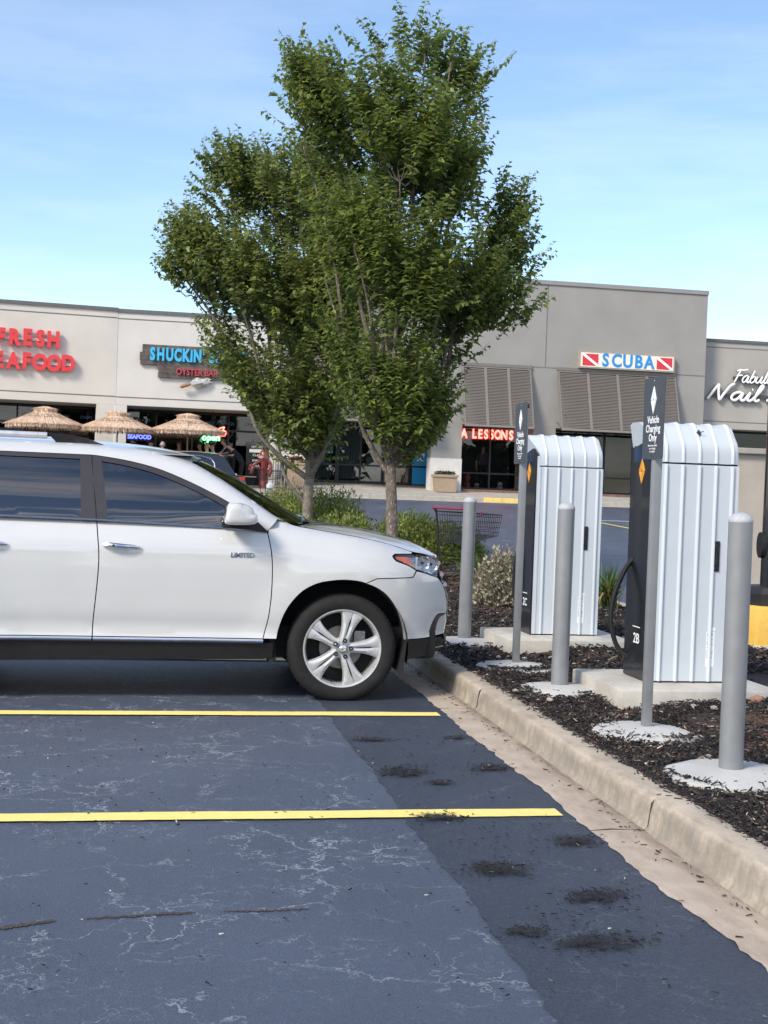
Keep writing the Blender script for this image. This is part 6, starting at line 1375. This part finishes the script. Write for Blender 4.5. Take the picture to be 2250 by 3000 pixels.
for k, (x, h, c_, lab) in enumerate(((12.55, .62, (.5, .12, .08), 'red and white gear on the left of the scuba window'), (13.9, .3, (.55, .5, .45), 'pale folded gear on the floor of the scuba window'), (12.95, .22, (.5, .46, .42), 'pale shoes on the floor beside the mannequin'))):
    g_ = thing('dive_gear', (x, 50.6, 1.53), lab, 'dive gear', 'gear in the scuba window'); m_ = P('gear_%d' % k, c_, .6, var=.2)
    O('body', MB().lathe([(.001, 1.53 + h), (.07, 1.53 + h * .95), (.11, 1.53 + h * .7), (.08, 1.53 + h * .5), (.13, 1.53 + h * .25), (.12, 1.53)], 14, 'Z', (x, 50.6, 0)), m_, g_, smooth=True); O('strap', MB().tube([(x - .12, 50.5, 1.54), (x, 50.48, 1.53 + h * .6), (x + .13, 50.5, 1.54)], .018, 6), M_BLK, g_, smooth=True)
# --- lobster statue
M_LOB = P('lobster_red_gloss', (.17, .028, .020), .28, var=.3, scale=8, coat=.5)
lb = thing('lobster_statue', (4.0, 47.0, zw(47)), 'glossy dark red upright shellfish statue by the restaurant door', 'statue')
bx, by, bz = 4.02, 47.0, zw(47.0)
O('body', MB().lathe([(.16, bz + .02), (.15, bz + .12), (.125, bz + .3), (.14, bz + .45), (.15, bz + .62), (.165, bz + .80), (.19, bz + .95), (.20, bz + 1.1), (.17, bz + 1.25), (.12, bz + 1.36), (.05, bz + 1.42), (.001, bz + 1.43)], 20, 'Z', (bx + .05, by, 0)), M_LOB, lb, smooth=True)
O('tail_fan', MB().grid(lambda u, v: (bx + .2 - .62 * v, by - .16 + .32 * u - .02 * sin(u * 20), bz + .03 + .16 * (1 - v) ** 2 + .05 * sin(pi * u) * (1 - v)), 10, 12), M_LOB, lb, smooth=True)
for s, pts in ((-1, [(bx - .08, by - .1, bz + 1.0), (bx - .22, by - .16, bz + .92), (bx - .36, by - .18, bz + .80)]), (1, [(bx + .16, by - .06, bz + 1.02), (bx + .28, by - .1, bz + .88), (bx + .30, by - .12, bz + .70)])):
    arm = O('arm', MB().tube(spline(pts, 5), .06, 10), M_LOB, lb, smooth=True); e = Vector(pts[-1])
    for dz, dx, L_ in ((-.03, -.05, .26), (.05, -.1, .2)):
        O('claw', MB().tube(spline([tuple(e), tuple(e + Vector((dx * .8, -.02, dz - L_ * .4))), tuple(e + Vector((dx * 1.4, -.03, dz - L_)))], 5), [.05 + .05 * sin(pi * k / 10) * (1 - k / 12) for k in range(11)], 10), M_LOB, arm, smooth=True)
for s in (-1, 1):
    O('eye_stalk', MB().tube([(bx + .02, by - .08 + s * .06, bz + 1.38), (bx - .02, by - .12 + s * .08, bz + 1.52)], [.03, .022], 8), M_LOB, lb, smooth=True)
    O('mouth_flap', MB().prism([(bx - .22, bz + 1.12 + s * .02), (bx - .10, bz + 1.18), (bx + .02, bz + 1.12), (bx - .08, bz + 1.06)], by - .22 + s * .03, by - .20 + s * .03), P('flap_pale', (.50, .30, .26), .4, var=.1), lb)
mb_ = thing('menu_board', (3.9, 48.3, zw(48.3)), 'tall black menu board with white lines behind the statue', 'menu board'); z = zw(48.3)
pn = O('panel', MB().rbox(3.5, 4.35, 48.3, 48.36, z + .05, z + 1.62, .01), M_GBLK, mb_)
for k, (s_, zz) in enumerate((('OYSTERS', 1.42), ('CLAMS', 1.12), ('SHRIMP', .92), ('CRAB', .72))): text('lettering', s_, .12, M_WTW, pn, (3.93, 48.296, z + zz), ext=.001)
O('title_bar', MB().box(3.62, 4.2, 48.290, 48.2995, z + 1.22, z + 1.34), P('board_white', (.6, .6, .58), .7), pn); O('foot', MB().box(3.5, 4.35, 48.2, 48.46, z, z + .049), M_GBLK, mb_)
rl_ = thing('metal_railing', (4.6, 46.5, zw(46.5)), 'black metal railing with thick end posts beside the statue', 'railing'); z = zw(46.5)
O('top_rail', MB().box(4.30, 4.77, 46.48, 46.52, z + 1.06, z + 1.10), M_GBLK, rl_)
for x in np.linspace(4.36, 4.70, 5): O('baluster', MB().box(x - .01, x + .01, 46.49, 46.51, z + .08, z + 1.06), M_GBLK, rl_)
O('bottom_rail', MB().box(4.30, 4.70, 46.485, 46.515, z + .05, z + .08), M_GBLK, rl_)
for x in (4.72, 4.82): O('post', MB().rbox(x - .035, x + .035, 46.47, 46.53, z, z + 1.16, .008), M_GBLK, rl_)
def planter(x, y, w, h, label, flower, ncol, seed, taper=.88):
    z = zw(y); t = thing('planter', (x, y, z), label, 'planter', 'tan planters on the sidewalk'); M_ = P('planter_tan', (.36, .27, .19), .8, var=.1, scale=6, bump=.2)
    k = taper; mb = MB(); v = []
    for zz, s in ((0, k), (h * .86, 1), (h * .86, 1.10), (h, 1.12), (h, .95), (h * .9, .93)): v += [(x + a * w / 2 * s, y + b * w / 2 * s, z + zz) for a, b in ((-1, -1), (1, -1), (1, 1), (-1, 1))]
    mb.add(v, [(i * 4 + q, i * 4 + (q + 1) % 4, (i + 1) * 4 + (q + 1) % 4, (i + 1) * 4 + q) for i in range(5) for q in range(4)] + [(0, 1, 2, 3), (20, 21, 22, 23)]); O('pot', mb, M_, t)
    r = np.random.default_rng(seed); n = 420; p = np.stack([x + r.uniform(-.42, .42, n) * w, y + r.uniform(-.42, .42, n) * w, z + h + r.uniform(-.02, .10, n)], 1); d = unit(r.normal(0, 1, (n, 3)) + (0, 0, .6)); col = np.where((r.uniform(0, 1, n) < flower[1])[:, None], np.array(flower[0]), np.array((.05, .09, .03))) * r.uniform(.6, 1.3, n)[:, None]
    V, F_, C = leaf_cloud(p, d, unit(r.normal(0, 1, (n, 3))), r.uniform(.05, .11, n), r.uniform(.03, .06, n), col); link('flowers', np_mesh('flowers', V, F_, M_NEEDLE, C), t)['kind'] = 'stuff'
planter(11.1, 48.35, .80, .66, 'tan planter with dark leafy plants in front of the white column base', ((.06, .02, .04), .4), 1, 5)
planter(5.26, 47.4, .62, 1.02, 'tall tan planter with red flowers behind the smooth trunk', ((.35, .04, .03), .75), 1, 6, .95)
st_ = thing('rope_stanchion', (2.95, 45.2, zg(45.2)), 'short pale stanchion with a rope near the dark car', 'stanchion'); O('post', MB().tube([(2.95, 45.2, 1.0), (2.95, 45.2, 1.75)], .035, 10), P('pale_post', (.6, .55, .45), .6), st_, smooth=True); O('rope', MB().tube(spline([(2.95, 45.2, 1.68), (3.3, 45.8, 1.66), (3.75, 46.4, 1.66)], 6), .02, 6), P('rope_tan', (.35, .3, .24), .9), st_, smooth=True)
# the second cart at the far side of the street
shopping_cart((3.75, 45.1, zg(45.1) + .01), radians(18), 'empty shopping cart standing in the street before the statue', .95, True)
# --- dark car parked across the street, tail to the right
M_DCAR = P('dark_car_paint', (.010, .013, .018), .2, var=.05, coat=1); dc = thing('dark_car', (.55, 38.9, zg(38.5)), 'dark SUV parked across the street, its tail beyond the windshield', 'car')
DX, DY, DZ = 2.78, 38.9, zg(38.0)
def dprof(pts): return [(DX - x, DZ + z_) for x, z_ in pts]
body_o = dprof([(0, .45), (-.02, .75), (.06, .98), (.30, 1.00), (3.2, 1.02), (4.3, .88), (4.55, .70), (4.55, .35), (4.2, .25), (.3, .25)])
ydc = lambda x, z_: .90 - .10 * max(0, (z_ - DZ - .75) / .3) ** 2 - .12 * smst(3.4, 4.6, DX - x) ** 2 - .10 * smst(.5, -.1, DX - x) ** 2
ygd = lambda x, z_: .82 - .24 * ((z_ - DZ - 1.0) / .62)
side_panel('body', body_o, ydc, M_DCAR, dc, step=.12, cy=DY, lip=.05)
O('deck', MB().grid(lambda u, v: (DX - 4.53 * u - .01, DY + (2 * v - 1) * .84, DZ + interp(4.53 * u, [(0, .99), (3.2, 1.02), (4.3, .88), (4.55, .7)]) + .01), 16, 8), M_DCAR, dc, smooth=True)
gh = dprof([(.28, 1.0), (.62, 1.52), (.85, 1.60), (1.5, 1.65), (2.3, 1.62), (2.7, 1.50), (3.4, 1.03)])
dh1 = dprof([(.95, 1.10), (1.05, 1.45), (1.30, 1.50), (1.85, 1.53), (1.85, 1.10)]); dh2 = dprof([(1.95, 1.10), (1.95, 1.53), (2.3, 1.51), (2.62, 1.42), (3.1, 1.10)])
fr_ = side_panel('pillars', gh, ygd, M_DCAR, dc, step=.1, holes=(dh1, dh2), cy=DY, lip=.03)
for h_ in (dh1, dh2):
    for s in (-1, 1): side_panel('window_glass', h_, ygd, M_GLR, fr_[0 if s < 0 else 1], step=.12, off=-.01, lip=0, cy=DY, sides=(s,))
mb = MB().tube([(x, DY - ygd(x, z_) - .012, z_) for x, z_ in dprof([(1.9, 1.56), (1.3, 1.535), (1.02, 1.47), (.92, 1.33), (.90, 1.09)])], .018, 6); O('window_trim', mb, M_CHR, dc, smooth=True)
O('roof', MB().grid(lambda u, v: (lambda x: (DX - x, DY + (2 * v - 1) * ygd(0, DZ + 1.58), DZ + interp(x, [(.55, 1.54), (.85, 1.605), (1.5, 1.655), (2.3, 1.625), (2.7, 1.505)]) + .035 * (1 - (2 * v - 1) ** 2)))(.5 + 2.2 * u), 14, 10), M_DCAR, dc, smooth=True)
O('rear_glass', MB().grid(lambda u, v: (DX - .62 + .34 * u, DY + (2 * v - 1) * (.60 + .18 * u), DZ + 1.54 - .54 * u), 4, 6), M_GLR, dc, smooth=True); O('windshield', MB().grid(lambda u, v: (DX - 2.7 - .7 * u, DY + (2 * v - 1) * (.62 + .16 * u), DZ + 1.50 - .47 * u), 4, 6), M_GLR, dc, smooth=True)
O('rear_spoiler', MB().rbox(DX - .62, DX - .44, DY - .58, DY + .58, DZ + 1.55, DZ + 1.585, .01), M_DCAR, dc)
O('tailgate', MB().grid(lambda u, v: (DX - .03 - .25 * u, DY + (2 * v - 1) * .80, DZ + .45 + .56 * u), 4, 6), M_DCAR, dc, smooth=True)
for s in (-1, 1): O('tail_light', MB().rbox(DX - .22, DX - .02, DY + s * .74 - .1, DY + s * .74 + .1, DZ + .86, DZ + .97, .02), P('red_lens', (.4, .01, .01), .2, coat=.8), dc)
O('antenna', MB().tube([(DX - .75, DY, DZ + 1.62), (DX - .55, DY, DZ + 1.85)], .006, 5), M_CHR, dc)
for x in (.85, 3.65):
    for s in (-1, 1): w_ = O('wheel', MB().lathe([(.20, -.1), (.33, -.1), (.35, -.06), (.35, .06), (.33, .1), (.20, .1)], 28, 'Y', (DX - x, DY + s * .80, zg(DY) + .35)), M_TYRE, dc, smooth=True); O('rim', MB().lathe([(.001, s * .085), (.2, s * .095), (.205, s * .05)], 20, 'Y', (DX - x, DY + s * .80, zg(DY) + .35)), M_ALU, w_, smooth=True)
# --- woods far behind the camera, mirrored in glass and paint
r = np.random.default_rng(5); parts = []
for k in range(22):
    x = -130 + 12 * k + r.uniform(-3, 3); y = -78 + r.uniform(-8, 8); h = r.uniform(6, 11); n = 420
    d = unit(r.normal(0, 1, (n, 3))); p = np.array((x, y, h * .5)) + d * (r.uniform(.3, 1, n) ** .4)[:, None] * (h * .6, h * .45, h * .5)
    parts.append(leaf_cloud(p, unit(r.normal(0, 1, (n, 3))), unit(r.normal(0, 1, (n, 3))), np.full(n, 2.0), np.full(n, 1.5), np.array((.045, .075, .025)) * r.uniform(.6, 1.3, n)[:, None]))
V, F_, C = merge(parts); tag(link('far_woods', np_mesh('far_woods', V, F_, M_NEEDLE, C)), 'dark green woods far across the lot behind the viewer', 'woods', kind='stuff')
# ------------------------------------------------------------------ done
bpy.context.view_layer.update()
